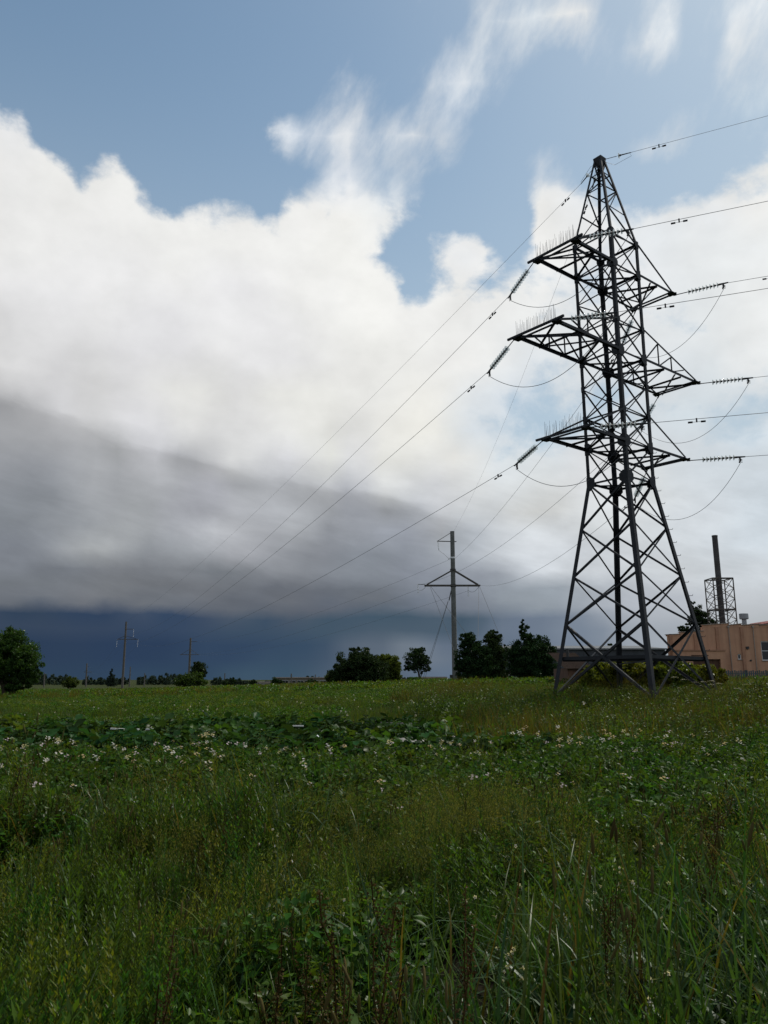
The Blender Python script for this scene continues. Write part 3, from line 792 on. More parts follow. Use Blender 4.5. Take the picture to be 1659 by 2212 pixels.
PY = {'U1': 'lower', 'U4': 'middle', 'U6': 'top'}
thR = math.radians(-28.5); DR = Vector((math.cos(thR), math.sin(thR), 0))
SL = 2.15
LEFT_END = {'U6': (290, 1368), 'U4': (252, 1392), 'U1': (298, 1392), 'P': (272, 1343)}
LSAG = {'U6': 3.3, 'U4': 3.5, 'U1': 3.0, 'P': 2.1}
POLE_EP = {'P': (979, 1149), 'U6': (981, 1208), 'U4': (909, 1262), 'U1': (1036, 1264)}
CSAG = {'U6': .9, 'U4': 1.6, 'U1': 1.4, 'P': 1.3}
PC_Y, PL_Y = 95.0, 200.0
for k in ('U6', 'U4', 'U1'):
    nm = PY[k]
    # left arm, span to the far left pole
    p = tip(k, 'A'); e = at(*LEFT_END[k], PL_Y); d = (e - p); d.z = 0; d.normalize()
    slope = {'U6': .30, 'U4': .30, 'U1': .22}[k]
    q = p + Vector((d.x, d.y, -slope)).normalized() * SL
    insulator(p, q, f'glass insulator string slanting down left from the {nm} left crossarm', 'tension insulator strings on the pylon')
    wire(q, e, LSAG[k], f'power cable from the {nm} left crossarm down to the slim left pole', 'cables running left from the pylon', damper=1.6)
    # left arm, span to the right
    p2 = tip(k, 'B'); q2 = p2 + (DR + Vector((0, 0, -.09))).normalized() * SL
    insulator(p2, q2, f'glass insulator string in front of the pylon body, from the {nm} left crossarm', 'tension insulator strings on the pylon')
    wire(q2, q2 + DR * 190 + Vector((0, 0, 1.0)), 3.4, f'power cable leaving right from the {nm} left crossarm, before the pylon', 'cables running right from the pylon', damper=1.9)
    a1 = q + Vector((0, 0, -.27)); b1 = q2 + Vector((0, 0, -.27))
    wire(a1, b1, 1.35, f'jumper loop hanging under the {nm} left crossarm', 'jumper loops on the pylon', r=.012, name='jumper_cable', n=24)
    # right arm, span to the right
    p3 = tip(k, 'C'); q3 = p3 + (DR + Vector((0, 0, -.06 if k != 'U6' else .02))).normalized() * SL
    insulator(p3, q3, f'glass insulator string pointing right from the tip of the {nm} right crossarm', 'tension insulator strings on the pylon')
    wire(q3, q3 + DR * 190 + Vector((0, 0, 1.0)), 3.2, f'power cable leaving right from the tip of the {nm} right crossarm', 'cables running right from the pylon', damper=1.9)
    # right arm, span to the concrete pole
    p4 = tip(k, 'D'); e4 = at(*POLE_EP[k], PC_Y); d = (e4 - p4); d.z = 0; d.normalize()
    q4 = p4 + Vector((d.x, d.y, -.45)).normalized() * SL
    insulator(p4, q4, f'glass insulator string behind the pylon body, under the {nm} right crossarm', 'tension insulator strings on the pylon')
    wire(q4, e4, CSAG[k], f'power cable from the {nm} right crossarm down to the thick concrete pole', 'cables from the pylon to the concrete pole', damper=1.6)
    wire(q3 + Vector((0, 0, -.27)), q4 + Vector((0, 0, -.27)), 1.55, f'jumper loop hanging under the {nm} right crossarm', 'jumper loops on the pylon', r=.010, name='jumper_cable', n=24)

# earth wires from the peak
pk = Vector((TX, TY, ZL['P'] - .08))
def earth(dirv, end, sag, lab, lab2, slope, rad=.0075):
    d = Vector(dirv); d.z = 0; d.normalize(); d = Vector((d.x, d.y, slope)).normalized()
    p = pk + d * .28; q = p + d * 1.05
    t = empty('earth_wire_link', p, lab, 'insulator')
    MB().tube([p, p + d * .5], .014, 5).build('link_rod', CLAMP, t)
    o = link(bpy.data.objects.new('disc', DISC), t); o.location = d * .62; o.rotation_euler = d.to_track_quat('Z', 'Y').to_euler()
    link(bpy.data.objects.new('disc_cap', CAPM), o)
    MB().tube([p + d * .7, q + d * .1], [.03, .018], 5).build('strain_clamp', CLAMP, t)
    e = q + Vector(end) if isinstance(end, tuple) else end
    wire(q, e, sag, lab2, 'earth wires from the pylon peak', r=rad, damper=1.3, name='earth_wire')
    c = (pk + q) / 2
    s = 1 if slope > -.1 else -.6
    MB().tube([q + d * .02, q + d * .1 + Vector((0, 0, -.18 * s)), c + Vector((0, 0, -.42 * s)), pk + Vector((0, 0, -.18 * s)) + d * .3, pk + d * .2], .008, 4).build('bonding_loop', ALU, t)
earth(DR, tuple(DR * 190 + Vector((0, 0, 1.2))), 2.6, 'single disc link at the pylon peak, right side', 'thin earth wire rising to the right from the pylon peak', -.05)
eL = at(*LEFT_END['P'], PL_Y)
earth(eL - pk, eL, LSAG['P'], 'single disc link at the pylon peak, left side', 'thin earth wire from the pylon peak to the slim left pole', -.24)
eC = at(*POLE_EP['P'], PC_Y)
earth(eC - pk, eC, CSAG['P'], 'single disc link just below the peak, behind the leg', 'faint earth wire from the pylon peak to the concrete pole top', -.45, .006)

# ------------------------------------------------------------------ concrete pole in the middle
def mini_string(p, q, parent, n=6, r=.11):
    p, q = Vector(p), Vector(q); d = (q - p) / n; m = MB()
    for i in range(n):
        c = p + d * (i + .5); u = d.normalized()
        m.tube([c - u * .035, c, c + u * .035], [.03, r, .035], 8)
    m.tube([p, q], .018, 5)
    return m.build('insulator', PORC, parent)

def concrete_pole():
    Y = PC_Y; top = at(978.5, 1149, Y); bx = at(983, 1470, Y).x; g = gz(bx, Y)
    base = Vector((bx, Y, g)); tp = Vector((bx, Y, top.z))
    t = empty('concrete_pole', base, 'thick concrete power pole with triangular crossarm, left of the pylon', 'power pole')
    m = MB(); hs = [g - .4, g + 4, g + 9, g + 14, tp.z]; m.tube([(bx, Y, h) for h in hs], [.345, .325, .30, .28, .262], 20); m.build('shaft', CONC, t, smooth=False)
    MB().tube([(bx, Y, tp.z - .01), (bx, Y, tp.z + .06)], .275, 16).build('cap', CLAMP, t)
    za = at(980, 1265, Y).z
    L = at(918, 1263, Y); R = at(1036, 1264, Y); ap = at(979, 1231, Y).z
    arm = MB(); 
    for dy in (-.34, .34):
        arm.bar((L.x, Y + dy, za), (R.x, Y + dy, za), .09, .16)
    for e in (L, R): arm.bar((e.x, Y - .34, za - .003), (e.x, Y + .34, za - .003), .14, .12)
    arm = arm.build('crossarm', STEEL_OLD, t)
    for dy in (-.36, .36):
        MB().bar((bx, Y + dy, ap), (L.x + .2, Y + dy * .98, za + .1), .09, .11).build('tie', STEEL_OLD, arm)
        MB().bar((bx, Y + dy, ap), (R.x - .2, Y + dy * .98, za + .1), .09, .11).build('tie', STEEL_OLD, arm)
    MB().tube([(bx, Y, ap - .12), (bx, Y, ap + .12)], .36, 16).build('clamp_band', CLAMP, arm)
    MB().tube([(bx, Y, za - .14), (bx, Y, za + .14)], .37, 16).build('clamp_band', CLAMP, arm)
    MB().bar((L.x, Y, za + .12), (at(902, 1260, Y).x, Y, za + .16), .06, .06).build('extension_rod', STEEL_OLD, arm)
    s = at(902.5, 1261, Y); mini_string(s, s + Vector((.05, 0, -1.15)), t, 6, .12)
    s = at(1011, 1267, Y); mini_string(s, s + Vector((.02, 0, -1.2)), t, 6, .12)
    MB().tube(sag_pts(at(903, 1273, Y), at(921, 1264, Y), .35, 10), .018, 4).build('jumper', ALU, t)
    MB().tube(sag_pts(at(1012, 1276, Y), at(1035, 1266, Y), .4, 10), .018, 4).build('jumper', ALU, t)
    # upper arm
    zu = at(960, 1169, Y).z; xl = at(944, 1168, Y).x
    up = MB().bar((xl, Y, zu), (bx + .5, Y, zu - .06), .08, .10).build('upper_arm', STEEL_OLD, t)
    MB().bar((xl + .1, Y, zu + .03), (bx - .2, Y, at(970, 1151, Y).z), .06, .06).build('tie', STEEL_OLD, up)
    s = Vector((xl + .1, Y, zu - .05)); mini_string(s, s + Vector((.1, 0, -1.1)), t, 6, .11)
    e = at(971, 1208, Y); MB().tube([s + Vector((.1, 0, -1.1)), s.lerp(e, .6) + Vector((0, 0, -.35)), e], .018, 4).build('jumper', ALU, t)
    mini_string(at(968, 1209, Y), at(976, 1204, Y), t, 3, .14)
    MB().tube([(bx, Y, at(980, 1205, Y).z - .1), (bx, Y, at(980, 1205, Y).z + .1)], .31, 14).build('clamp_band', PORC, t)
    # strut below the arm and number plates low on the shaft
    st = at(970, 1297, Y)
    MB().bar((bx - .25, Y, at(980, 1275, Y).z), (st.x, Y, st.z), .12, .12).build('strut', CLAMP, t)
    zz = at(980, 1461, Y).z; MB().box((bx - .62, Y - .2, zz - .18), (bx - .33, Y + .1, zz + .18)).build('junction_box', CLAMP, t)
    # guys
    def c4(x, y): return ((1500 + x / 2.07375) / 1.85172, (2050 + y / 2.07375) / 1.85172)
    for (a, b, Yb) in (((455, 610), (761, 1385), 88), ((462, 612), (1077, 1385), 86), ((606, 735), (382, 1400), 103), ((608, 735), (398, 1400), 100), ((862, 615), (846, 1385), 86), ((868, 615), (1198, 1385), 88)):
        pa = at(*c4(*a), Y); pb = at(*c4(*b), Yb); pb.z = gz(pb.x, Yb)
        MB().tube([pa, pb], .020, 5).build('guy_wire', GALV, t)
    return t
concrete_pole()

def slim_pole(px_top, py_top, px_base, py_base, Y, label, up_arm, low_arm, apex, hang, dia=.2, m=CONC_FAR, name='power_pole'):
    top = at(px_top, py_top, Y); b = at(px_base, py_base, Y); g = gz(b.x, Y)
    t = empty(name, Vector((b.x, Y, g)), label, 'power pole', None)
    tx = b.x + (top.x - b.x) * .5
    MB().tube([(b.x, Y, g - .3), (b.x * .5 + tx * .5, Y, (g + top.z) / 2), (tx, Y, top.z)], [dia * 1.25, dia * 1.1, dia * .9], 10).build('shaft', m, t)
    if up_arm:
        x1, y1 = up_arm; p = at(x1, y1, Y); MB().bar((tx - .2, Y, p.z), (p.x, Y, p.z), .10, .13).build('upper_arm', STEEL_OLD, t)
        if hang: mini_string(p, p + Vector((0, 0, -hang)), t, 5, .14)
    if low_arm:
        xl, xr, y1 = low_arm; l, r = at(xl, y1, Y), at(xr, y1, Y)
        a = MB().bar((l.x, Y, l.z), (r.x, Y, l.z), .12, .15).build('crossarm', STEEL_OLD, t)
        if apex:
            z = at(px_top, apex, Y).z
            for e in (l, r): MB().bar((tx, Y, z), (tx + (e.x - tx) * .85, Y, l.z + .1), .09, .1).build('tie', STEEL_OLD, a)
        if hang:
            for e in (l, r): mini_string(e, e + Vector((0, 0, -hang)), t, 5, .14)
    return t
slim_pole(271.5, 1343, 264, 1488, PL_Y, 'tall slim pole with white hanging insulators, left of the round bush', (289, 1359), (253, 298, 1381), 1373, 2.0, .24)
slim_pole(411, 1378, 407.5, 1480, 250, 'pole with triangular crossarm rising behind the round bush', (426, 1386), (388.5, 430, 1414), 1402, 0, .30)
slim_pole(186.5, 1433, 185.5, 1480, 420, 'small distant power pole left of the tall slim pole', (192, 1440), (181, 199, 1452), 1448, 0, .34)
slim_pole(95.5, 1454, 94.5, 1486, 330, 'bare distant pole beside the left tree', None, None, None, 0, .22)
slim_pole(281, 1440, 279.5, 1482, 380, 'bare distant pole just right of the tall slim pole', None, (278, 284, 1458), None, 0, .25)
slim_pole(312.5, 1454, 311.5, 1480, 420, 'shortest bare distant pole above the far wood', None, None, None, 0, .25)
slim_pole(485.5, 1454, 485, 1480, 300, 'bare distant pole beside a small bush, left of the low warehouse', None, None, None, 0, .2)
slim_pole(629, 1455, 629, 1481, 150, 'short dark post in front of the low warehouse', None, None, None, 0, .13)
slim_pole(681, 1457, 681, 1478, 160, 'short thin post beside the low warehouse right end', None, None, None, 0, .1)
# cables of the farther spans
pA = {'top': at(968, 1210, PC_Y), 'l': at(903, 1273, PC_Y), 'r': at(1012, 1276, PC_Y)}
pB = {'top': at(426, 1387, 250), 'l': at(389, 1415, 250), 'r': at(430, 1415, 250)}
for k, w in (('top', 'upper arm'), ('l', 'left crossarm end'), ('r', 'right crossarm end')):
    wire(pA[k], pB[k], 2.2, f'faint cable from the concrete pole {w} toward the far left', 'faint cables beyond the concrete pole', r=.012)
pB2 = {'top': at(192, 1442, 420), 'l': at(181, 1454, 420), 'r': at(199, 1454, 420)}
pA2 = {'top': at(289, 1368, PL_Y), 'l': at(253, 1392, PL_Y), 'r': at(298, 1392, PL_Y)}
for k, w in (('top', 'upper arm'), ('l', 'left crossarm end'), ('r', 'right crossarm end')):
    wire(pA2[k], pB2[k], 3.0, f'barely visible cable beyond the tall slim pole, from its {w}', 'barely visible cables beyond the tall slim pole', r=.010)

# ------------------------------------------------------------------ salmon building at the right
def c7(x, y): return ((2500 + x / 2.9003) / 1.85172, (2100 + y / 2.9003) / 1.85172)

def factory():
    Y = 90.0
    def P(x, y, Yy=Y): return at(*c7(x, y), Yy)
    x0 = P(485, 1300).x; x1 = P(905, 1300).x; x2 = P(1110, 1500).x; xr = x1 + 26
    gb = gz(x1, Y) - .6
    base = Vector((x1, Y, gb))
    t = empty('factory_building', base, 'salmon plastered industrial building with stepped parapet at the right edge', 'building')
    zlow = P(500, 1290).z; zhi = P(905, 1185).z
    def xw(x): return P(x, 1400).x
    def zw(y): return P(1400, y).z
    # main high wall with openings
    holes = [(xw(1577), xw(1577) + 2.9, zw(1572), zw(1348)), (xw(1297), xw(1337), zw(1560), zw(1497)), (xw(1577) + 5.5, xw(1577) + 8.4, zw(1572), zw(1348))]
    def wall(xa, xb, za, zb, ya, yb, hs):
        xs = sorted({xa, xb, *[h[0] for h in hs], *[h[1] for h in hs]}); zs = sorted({za, zb, *[h[2] for h in hs], *[h[3] for h in hs]})
        m = MB()
        for i in range(len(xs) - 1):
            for j in range(len(zs) - 1):
                cx, cz = (xs[i] + xs[i + 1]) / 2, (zs[j] + zs[j + 1]) / 2
                if any(h[0] < cx < h[1] and h[2] < cz < h[3] for h in hs): continue
                m.box((xs[i], ya, zs[j]), (xs[i + 1], yb, zs[j + 1]))
        return m
    w = wall(x1, xr, gb, zhi, Y, Y + .5, holes)
    def slab(m, q, z0, z1):      # upright prism over a four-cornered plan
        return m.add([(a_, b_, z0) for a_, b_ in q] + [(a_, b_, z1) for a_, b_ in q], [(3, 2, 1, 0), (4, 5, 6, 7), (0, 1, 5, 4), (1, 2, 6, 5), (2, 3, 7, 6), (3, 0, 4, 7)])
    kx = (Y + 20) / Y + .004; xb = x1 * kx       # the side wall runs back along the lane, not square to the front
    slab(w, [(x1, Y + .5), (x1 + .5, Y + .5), (xb + .5, Y + 20), (xb, Y + 20)], gb, zhi)
    w.box((xr - .5, Y + .5, gb), (xr, Y + 20, zhi)); w.box((xb + .5, Y + 19.5, gb), (xr - .5, Y + 20, zhi))
    w.build('wall', PLASTER, t)
    slab(MB(), [(x1 + .5, Y + .5), (xr - .5, Y + .5), (xr - .5, Y + 19.5), (xb + .5, Y + 19.5)], zhi - .9, zhi - .6).build('roof', ASB, t)
    # lower left wing
    wl = MB(); kw = (Y + 10) / Y + .004; slab(wl, [(x0, Y + .004), (x1 - .002, Y + .004), (x1 * kw - .002, Y + 10), (x0 * kw, Y + 10)], gb, zlow); wl.build('wing', PLASTER, t)
    # stepped, sloping parapets
    def parapet(xa, xb, ya, yb, zb, yy, dep=.36):
        pa, pb = P(xa, ya), P(xb, yb); xa, xb = pa.x, pb.x; za, zbb = pa.z, pb.z
        m = MB().add([(xa, yy - .02, zb), (xb, yy - .02, zb), (xb, yy + dep, zb), (xa, yy + dep, zb), (xa, yy - .02, za), (xb, yy - .02, zbb), (xb, yy + dep, zbb), (xa, yy + dep, za)],
                     [(0, 3, 2, 1), (4, 5, 6, 7), (0, 1, 5, 4), (1, 2, 6, 5), (2, 3, 7, 6), (3, 0, 4, 7)])
        pr = m.build('parapet', PLASTER, t)
        MB().bar((xa - .08, yy + dep / 2 - .02, za + .035), (xb + .08, yy + dep / 2 - .02, zbb + .035), dep + .22, .07).build('coping', COPING, pr)
    parapet(485, 634, 1275, 1266, zlow - .003, Y)
    parapet(636, 904, 1246, 1232, zlow - .003, Y)
    parapet(906, 1199, 1162, 1141, zhi - .003, Y)
    parapet(1201, 1349, 1163, 1147, zhi - .003, Y)
    parapet(1351, 1559, 1164, 1148, zhi - .003, Y)
    for q in range(6): parapet(1561 + q * 200, 1759 + q * 200, 1165, 1149, zhi - .003, Y)
    # pilasters
    for x, zt in ((535, zlow), (822, zlow), (1078, zhi), (1366, zhi), (1760, zhi), (2080, zhi)):
        xx = P(x, 1400).x; MB().box((xx - .17, Y - .13, gb), (xx + .17, Y + .002, zt + (.0 if zt == zhi else .25))).build('pilaster', PLASTER2, t)
    # low porch with ledge under the band
    zb = P(800, 1465).z
    pm = MB(); xp0, xp1 = P(545, 1500).x, P(1110, 1500).x
    d0, d1, zd = P(745, 1600).x, P(1060, 1600).x, P(900, 1560).z
    pm.box((xp0, Y - 1.2, gb), (d0, Y - .14, zb)); pm.box((d1, Y - 1.2, gb), (xp1, Y - .14, zb)); pm.box((d0, Y - 1.2, zd), (d1, Y - .14, zb))
    pch = pm.build('porch', PLASTER, t)
    MB().box((xp0 - .1, Y - 1.32, zb), (xp1 + .1, Y - .14, zb + .13)).build('ledge', PLASTER2, pch)
    MB().box((P(720, 1500).x, Y - 1.26, P(900, 1522).z), (P(915, 1500).x, Y - 1.203, P(900, 1512).z)).build('crack_strip', DOORM, pch)
    for q in range(4):
        xa = d0 + (d1 - d0) * q / 4; xb = d0 + (d1 - d0) * (q + 1) / 4 - .03
        MB().box((xa, Y - .9, gb), (xb, Y - .82, zd)).build('door_leaf', DOORM, pch)
    # windows
    for i, (xa, xb, za, zb2) in enumerate(holes):
        big = xb - xa > 1
        fr = MB(); th = .10 if big else .09
        ya, yb = Y + .10, Y + .18
        fr.box((xa, ya, za), (xa + th, yb, zb2)); fr.box((xb - th, ya, za), (xb, yb, zb2)); fr.box((xa + th, ya, zb2 - th), (xb - th, yb, zb2)); fr.box((xa + th, ya, za), (xb - th, yb, za + th))
        f = fr.build('window', WFRAME, t)
        if big:
            xm = [xa + (xb - xa) * k / 3 for k in (1, 2)]; zm = za + (zb2 - za) * .5
            for q in xm: MB().box((q - .035, ya + .006, za + th), (q + .035, yb - .006, zb2 - th)).build('mullion', WFRAME, f)
            MB().box((xa + th, ya + .01, zm - .035), (xb - th, yb - .01, zm + .035)).build('transom', WFRAME, f)
            xs = [xa + th] + xm + [xb - th]
            for q in range(3):
                for (z0, z1) in ((za + th, zm), (zm, zb2 - th)):
                    MB().box((xs[q], Y + .13, z0), (xs[q + 1], Y + .145, z1)).build('pane', PANE, f)
        else:
            MB().box((xa + th, Y + .13, za + th), (xb - th, Y + .145, zb2 - th)).build('pane', PANE, f)
        MB().box((xa - .08, Y - .10, za - .07), (xb + .08, Y + .09, za - .004)).build('sill', COPING, f)
    p = P(1457, 1572); MB().tube([(p.x, Y - .12, p.z), (p.x, Y + .1, p.z)], .11, 8).build('vent_pipe', CLAMP, t)
    for x in (1215, 1500, 1700):
        q = P(x, 1400).x; MB().tube([(q, Y - .09, gb), (q, Y - .09, zhi - .05)], .05, 8).build('drainpipe', COPING, t)
        MB().box((q - .13, Y - .2, zhi - .05), (q + .13, Y - .004, zhi + .16)).build('rain_hopper', COPING, t)
    MB().box((P(1400, 1400).x, Y - .16, P(1400, 1440).z), (P(1430, 1400).x, Y - .004, P(1400, 1410).z)).build('wall_lamp', CLAMP, t)
    # red roof light structure behind the parapet
    a = P(1575, 1150, Y + 8); b = P(1620, 1118, Y + 8)
    w_ = (b.x - a.x)
    zr = zhi - .6
    m = MB().add([(a.x, Y + 6, a.z), (a.x + 2 * w_, Y + 6, a.z), (a.x + w_, Y + 6, b.z), (a.x, Y + 12, a.z), (a.x + 2 * w_, Y + 12, a.z), (a.x + w_, Y + 12, b.z)], [(0, 1, 2), (5, 4, 3), (0, 2, 5, 3), (2, 1, 4, 5), (0, 3, 4, 1)])
    rl = m.build('roof_light', ROOFRED, t)
    MB().box((a.x + .2, Y + 6.2, zr), (a.x + 2 * w_ - .2, Y + 11.8, a.z - .004)).build('roof_light_base', PLASTER2, rl)
    return t, zhi
fac, ZHI = factory()

def roof_exhaust():
    Y = 96; p = at(*c7(1380, 1135), Y); tp = at(*c7(1375, 1028), Y); zb = ZHI - .6
    h1 = at(*c7(1375, 1088), Y).z; r = (at(*c7(1425, 1060), Y).x - at(*c7(1325, 1060), Y).x) / 2
    t = empty('roof_exhaust', Vector((tp.x, Y, zb)), 'grey metal roof exhaust with wide hood on the salmon building', 'roof vent')
    MB().tube([(tp.x, Y, zb), (tp.x, Y, h1)], r * .52, 14).build('duct', mat('exhaust_sheet', (.30, .32, .34), .45, .3, 2, .2), t)
    MB().tube([(tp.x, Y, h1 - .06), (tp.x, Y, h1), (tp.x, Y, tp.z - .04), (tp.x, Y, tp.z)], [r * .85, r, r, r * .94], 16).build('hood', bpy.data.materials['exhaust_sheet'], t)
    MB().tube([(tp.x, Y, zb - .02), (tp.x, Y, zb + .25)], r * .8, 14).build('collar', COPING, t)
roof_exhaust()

def chimney():
    Y = 114.0; tp = at(*c7(1033, 122), Y); bt = at(*c7(1132, 1125), Y)
    cx = (at(*c7(1132, 1125), Y).x + at(*c7(1087, 660), Y).x) / 2
    g = gz(cx, Y); r = (at(*c7(1065, 200), Y).x - at(*c7(1003, 200), Y).x) / 2
    t = empty('boiler_chimney', Vector((cx, Y, g)), 'dark steel chimney pipe inside a square lattice frame behind the salmon building', 'chimney')
    MB().tube([(cx, Y, g - .3), (cx, Y, tp.z - .2), (cx, Y, tp.z - .19), (cx, Y, tp.z)], [r * 1.1, r, r * 1.07, r * 1.07], 20).build('pipe', CHIM, t)
    MB().tube([(cx, Y, tp.z - .002), (cx, Y, tp.z + .02)], r * .9, 20).build('mouth', PANE, t)
    for zz in range(3, 18, 3): MB().tube([(cx, Y, g + zz), (cx, Y, g + zz + .1)], r * 1.13, 20).build('pipe_flange', CHIM, t)
    w = (at(*c7(1200, 640), Y).x - at(*c7(970, 640), Y).x) / 2
    zt = at(*c7(1090, 628), Y).z; zm = at(*c7(1130, 985), Y).z
    fr = lambda mb, n: mb.build(n, STEEL_OLD, t)
    cs = [(-1, -1), (1, -1), (1, 1), (-1, 1)]
    zs = [zt]; step = (zt - zm) / 3
    while zs[-1] > g + 1: zs.append(zs[-1] - step)
    for sx, sy in cs: fr(MB().bar((cx + sx * w, Y + sy * w, g - .2), (cx + sx * w, Y + sy * w, zt), .13, .13, (0, 1, 0)), 'post')
    for q in range(4):
        a, b = cs[q], cs[(q + 1) % 4]; pa = lambda z: (cx + a[0] * w, Y + a[1] * w, z); pb = lambda z: (cx + b[0] * w, Y + b[1] * w, z)
        for k in range(len(zs) - 1):
            fr(MB().bar(pa(zs[k]), pb(zs[k + 1]), .07, .07), 'brace'); fr(MB().bar(pb(zs[k]), pa(zs[k + 1]), .066, .066), 'brace')
            if k in (0, 3, 6): fr(MB().bar(pa(zs[k] - .004), pb(zs[k] - .004), .12, .14), 'rail')
    for sx, sy in cs:
        fr(MB().bar((cx + sx * w, Y + sy * w, zt - .1), (cx + sx * r * .7, Y + sy * r * .7, zt + .02), .1, .1), 'strut')
        fr(MB().bar((cx + sx * w, Y + sy * w, zm - .1), (cx + sx * r * .7, Y + sy * r * .7, zm + .02), .1, .1), 'strut')
chimney()

def fence():
    Y = 66.0
    a = at(*c7(1165, 1690), Y); zt = at(*c7(1400, 1690), Y).z
    x0 = a.x; x1 = x0 + 11.0; g = gz((x0 + x1) / 2, Y)
    t = empty('slat_fence', Vector((x0, Y, g)), 'dark teal metal slat fence in front of the salmon building', 'fence')
    for z in (g + .35, zt - .25): MB().box((x0, Y + .025, z - .03), (x1, Y + .065, z + .03)).build('rail', FENCE, t)
    n = 64; st = (x1 - x0) / n
    sl = MB().box((-.058, -.008, 0), (.058, .012, 1)).mesh('slat', FENCE)
    for k in range(n):
        o = link(bpy.data.objects.new('slat', sl), t); x = x0 + st * (k + .5)
        o.location = (x - x0, .0, .02); o.scale = (1, 1, zt - g - .02 + .04 * math.sin(k * 2.1)); o.rotation_euler = (0, random.uniform(-.01, .01), 0)
    for q in range(7):
        x = x0 + q * 1.72; MB().box((x - .05, Y + .07, g - .2), (x + .05, Y + .17, zt + .06)).build('post', STEEL_OLD, t)
fence()

# ------------------------------------------------------------------ buildings behind
def hangar():
    Y = 140.0
    a = at(1078, 1405, Y); b = at(1437, 1404, Y); ze = at(1300, 1401, Y).z; zr = at(1330, 1397, Y).z; g = min(gz(a.x, Y), gz(b.x, Y)) - .5
    t = empty('hangar', Vector(((a.x + b.x) / 2, Y, g)), 'long dark grey flat-roofed hangar behind the pylon legs', 'building')
    x = a.x; k = 0
    while x < b.x - .5:
        x2 = min(x + 3.0, b.x); MB().box((x, Y, g), (x2 - .04, Y + .3, ze)).build('wall_panel', GREYWALL, t); x = x2
    MB().box((a.x + .1, Y + .31, g), (b.x - .1, Y + 25, ze - .05)).build('wall', GREYWALL, t)
    rf = MB().add([(a.x - .3, Y - .3, ze), (b.x + .3, Y - .3, ze), (b.x + .3, Y + 13, zr + .7), (a.x - .3, Y + 13, zr + .7), (a.x - .3, Y + 25.3, ze), (b.x + .3, Y + 25.3, ze)], [(0, 1, 2, 3), (3, 2, 5, 4)])
    r = rf.build('roof', mat('hangar_roof', (.08, .09, .10), .6, 0, .4, .2), t)
    MB().box((a.x - .3, Y - .36, ze - .22), (b.x + .3, Y - .31, ze + .04)).build('gutter', mat('gutter_tin', (.12, .13, .14), .5), r)
hangar()

def shed():
    Y = 60.0
    def c3(x, y): return ((2100 + x / 1.7068) / 1.85172, (1900 + y / 1.7068) / 1.85172)
    a = at(*c3(275, 1350), Y); b = at(*c3(450, 1350), Y); g = gz((a.x + b.x) / 2, Y)
    zt = at(*c3(300, 1222), Y).z; ze = at(*c3(300, 1318), Y).z
    t = empty('brown_shed', Vector(((a.x + b.x) / 2, Y, g)), 'low brown shed with corrugated roof behind the left pylon leg', 'shed')
    MB().box((a.x + .2, Y, g - .2), (b.x - .2, Y + 5, ze)).build('wall', mat('shed_brick', (.13, .075, .055), .9, 0, 3, .35, None, .3), t)
    n = 26; xs = np.linspace(a.x - .1, b.x + .2, n * 2 + 1); m = MB(); vs = []; fs = []
    for i, x in enumerate(xs):
        dz = .035 if i % 2 else 0
        vs += [(x, Y - .35, ze - .06 + dz), (x, Y + 5.4, zt + .25 + dz)]
        if i: fs.append((2 * i - 2, 2 * i, 2 * i + 1, 2 * i - 1))
    m.add(vs, fs); m.build('roof', ASB, t)
    MB().tube([(b.x - 1.0, Y + 3, ze), (b.x - 1.0, Y + 3, zt + .5)], .12, 10).build('flue', CLAMP, t)
    MB().box((a.x + .8, Y - .03, g), (a.x + 1.7, Y - .003, ze - .15)).build('door', DOORM, t)
shed()

def flat_building(x0, x1, ytop, Y, depth, wallm, roofm, label, name='warehouse', nwin=0, yb=None):
    a, b = at(x0, ytop, Y), at(x1, ytop, Y); g = gz((a.x + b.x) / 2, Y) - .4
    t = empty(name, Vector(((a.x + b.x) / 2, Y, g)), label, 'building')
    MB().box((a.x, Y, g), (b.x, Y + depth, a.z - .12)).build('wall', wallm, t)
    r = MB().box((a.x - .3, Y - .3, a.z - .118), (b.x + .3, Y + depth + .3, a.z)).build('roof', roofm, t)
    MB().box((a.x - .3, Y - .34, a.z - .26), (b.x + .3, Y - .304, a.z + .02)).build('fascia', COPING, r)
    W = b.x - a.x
    for k in range(nwin):
        x = a.x + W * (k + .5) / nwin; h = a.z - g
        f = MB().box((x - .9, Y - .05, a.z - h * .55), (x + .9, Y - .004, a.z - h * .25)).build('window', WFRAME, t)
        for s in (-1, 1): MB().box((x - .42 + s * .44 - .0, Y - .056, a.z - h * .53), (x + .42 + s * .44, Y - .052, a.z - h * .27)).build('pane', PANE, f)
    return t
flat_building(592, 706, 1463, 235, 18, TAN, ASB, 'long low tan warehouse left of the big dark bush', nwin=7)
flat_building(552, 602, 1473, 260, 12, PALEWALL, PALEWALL, 'low pale shed at the left end of the warehouse', 'pale_shed', 3)
flat_building(840, 905, 1466.5, 125, 7, PALEWALL, mat('greenhouse_film', (.42, .45, .46), .4), 'low pale greenhouse roof just right of the big dark bush', 'greenhouse', 0)
flat_building(905, 962, 1462, 150, 9, TAN, ASB, 'low grey-brown shed behind the slender birch', 'grey_shed', 3)
flat_building(1076, 1104, 1450, 100, 6, PALEWALL, ASB, 'small pale garage in the gap between the dark trees', 'garage', 1)

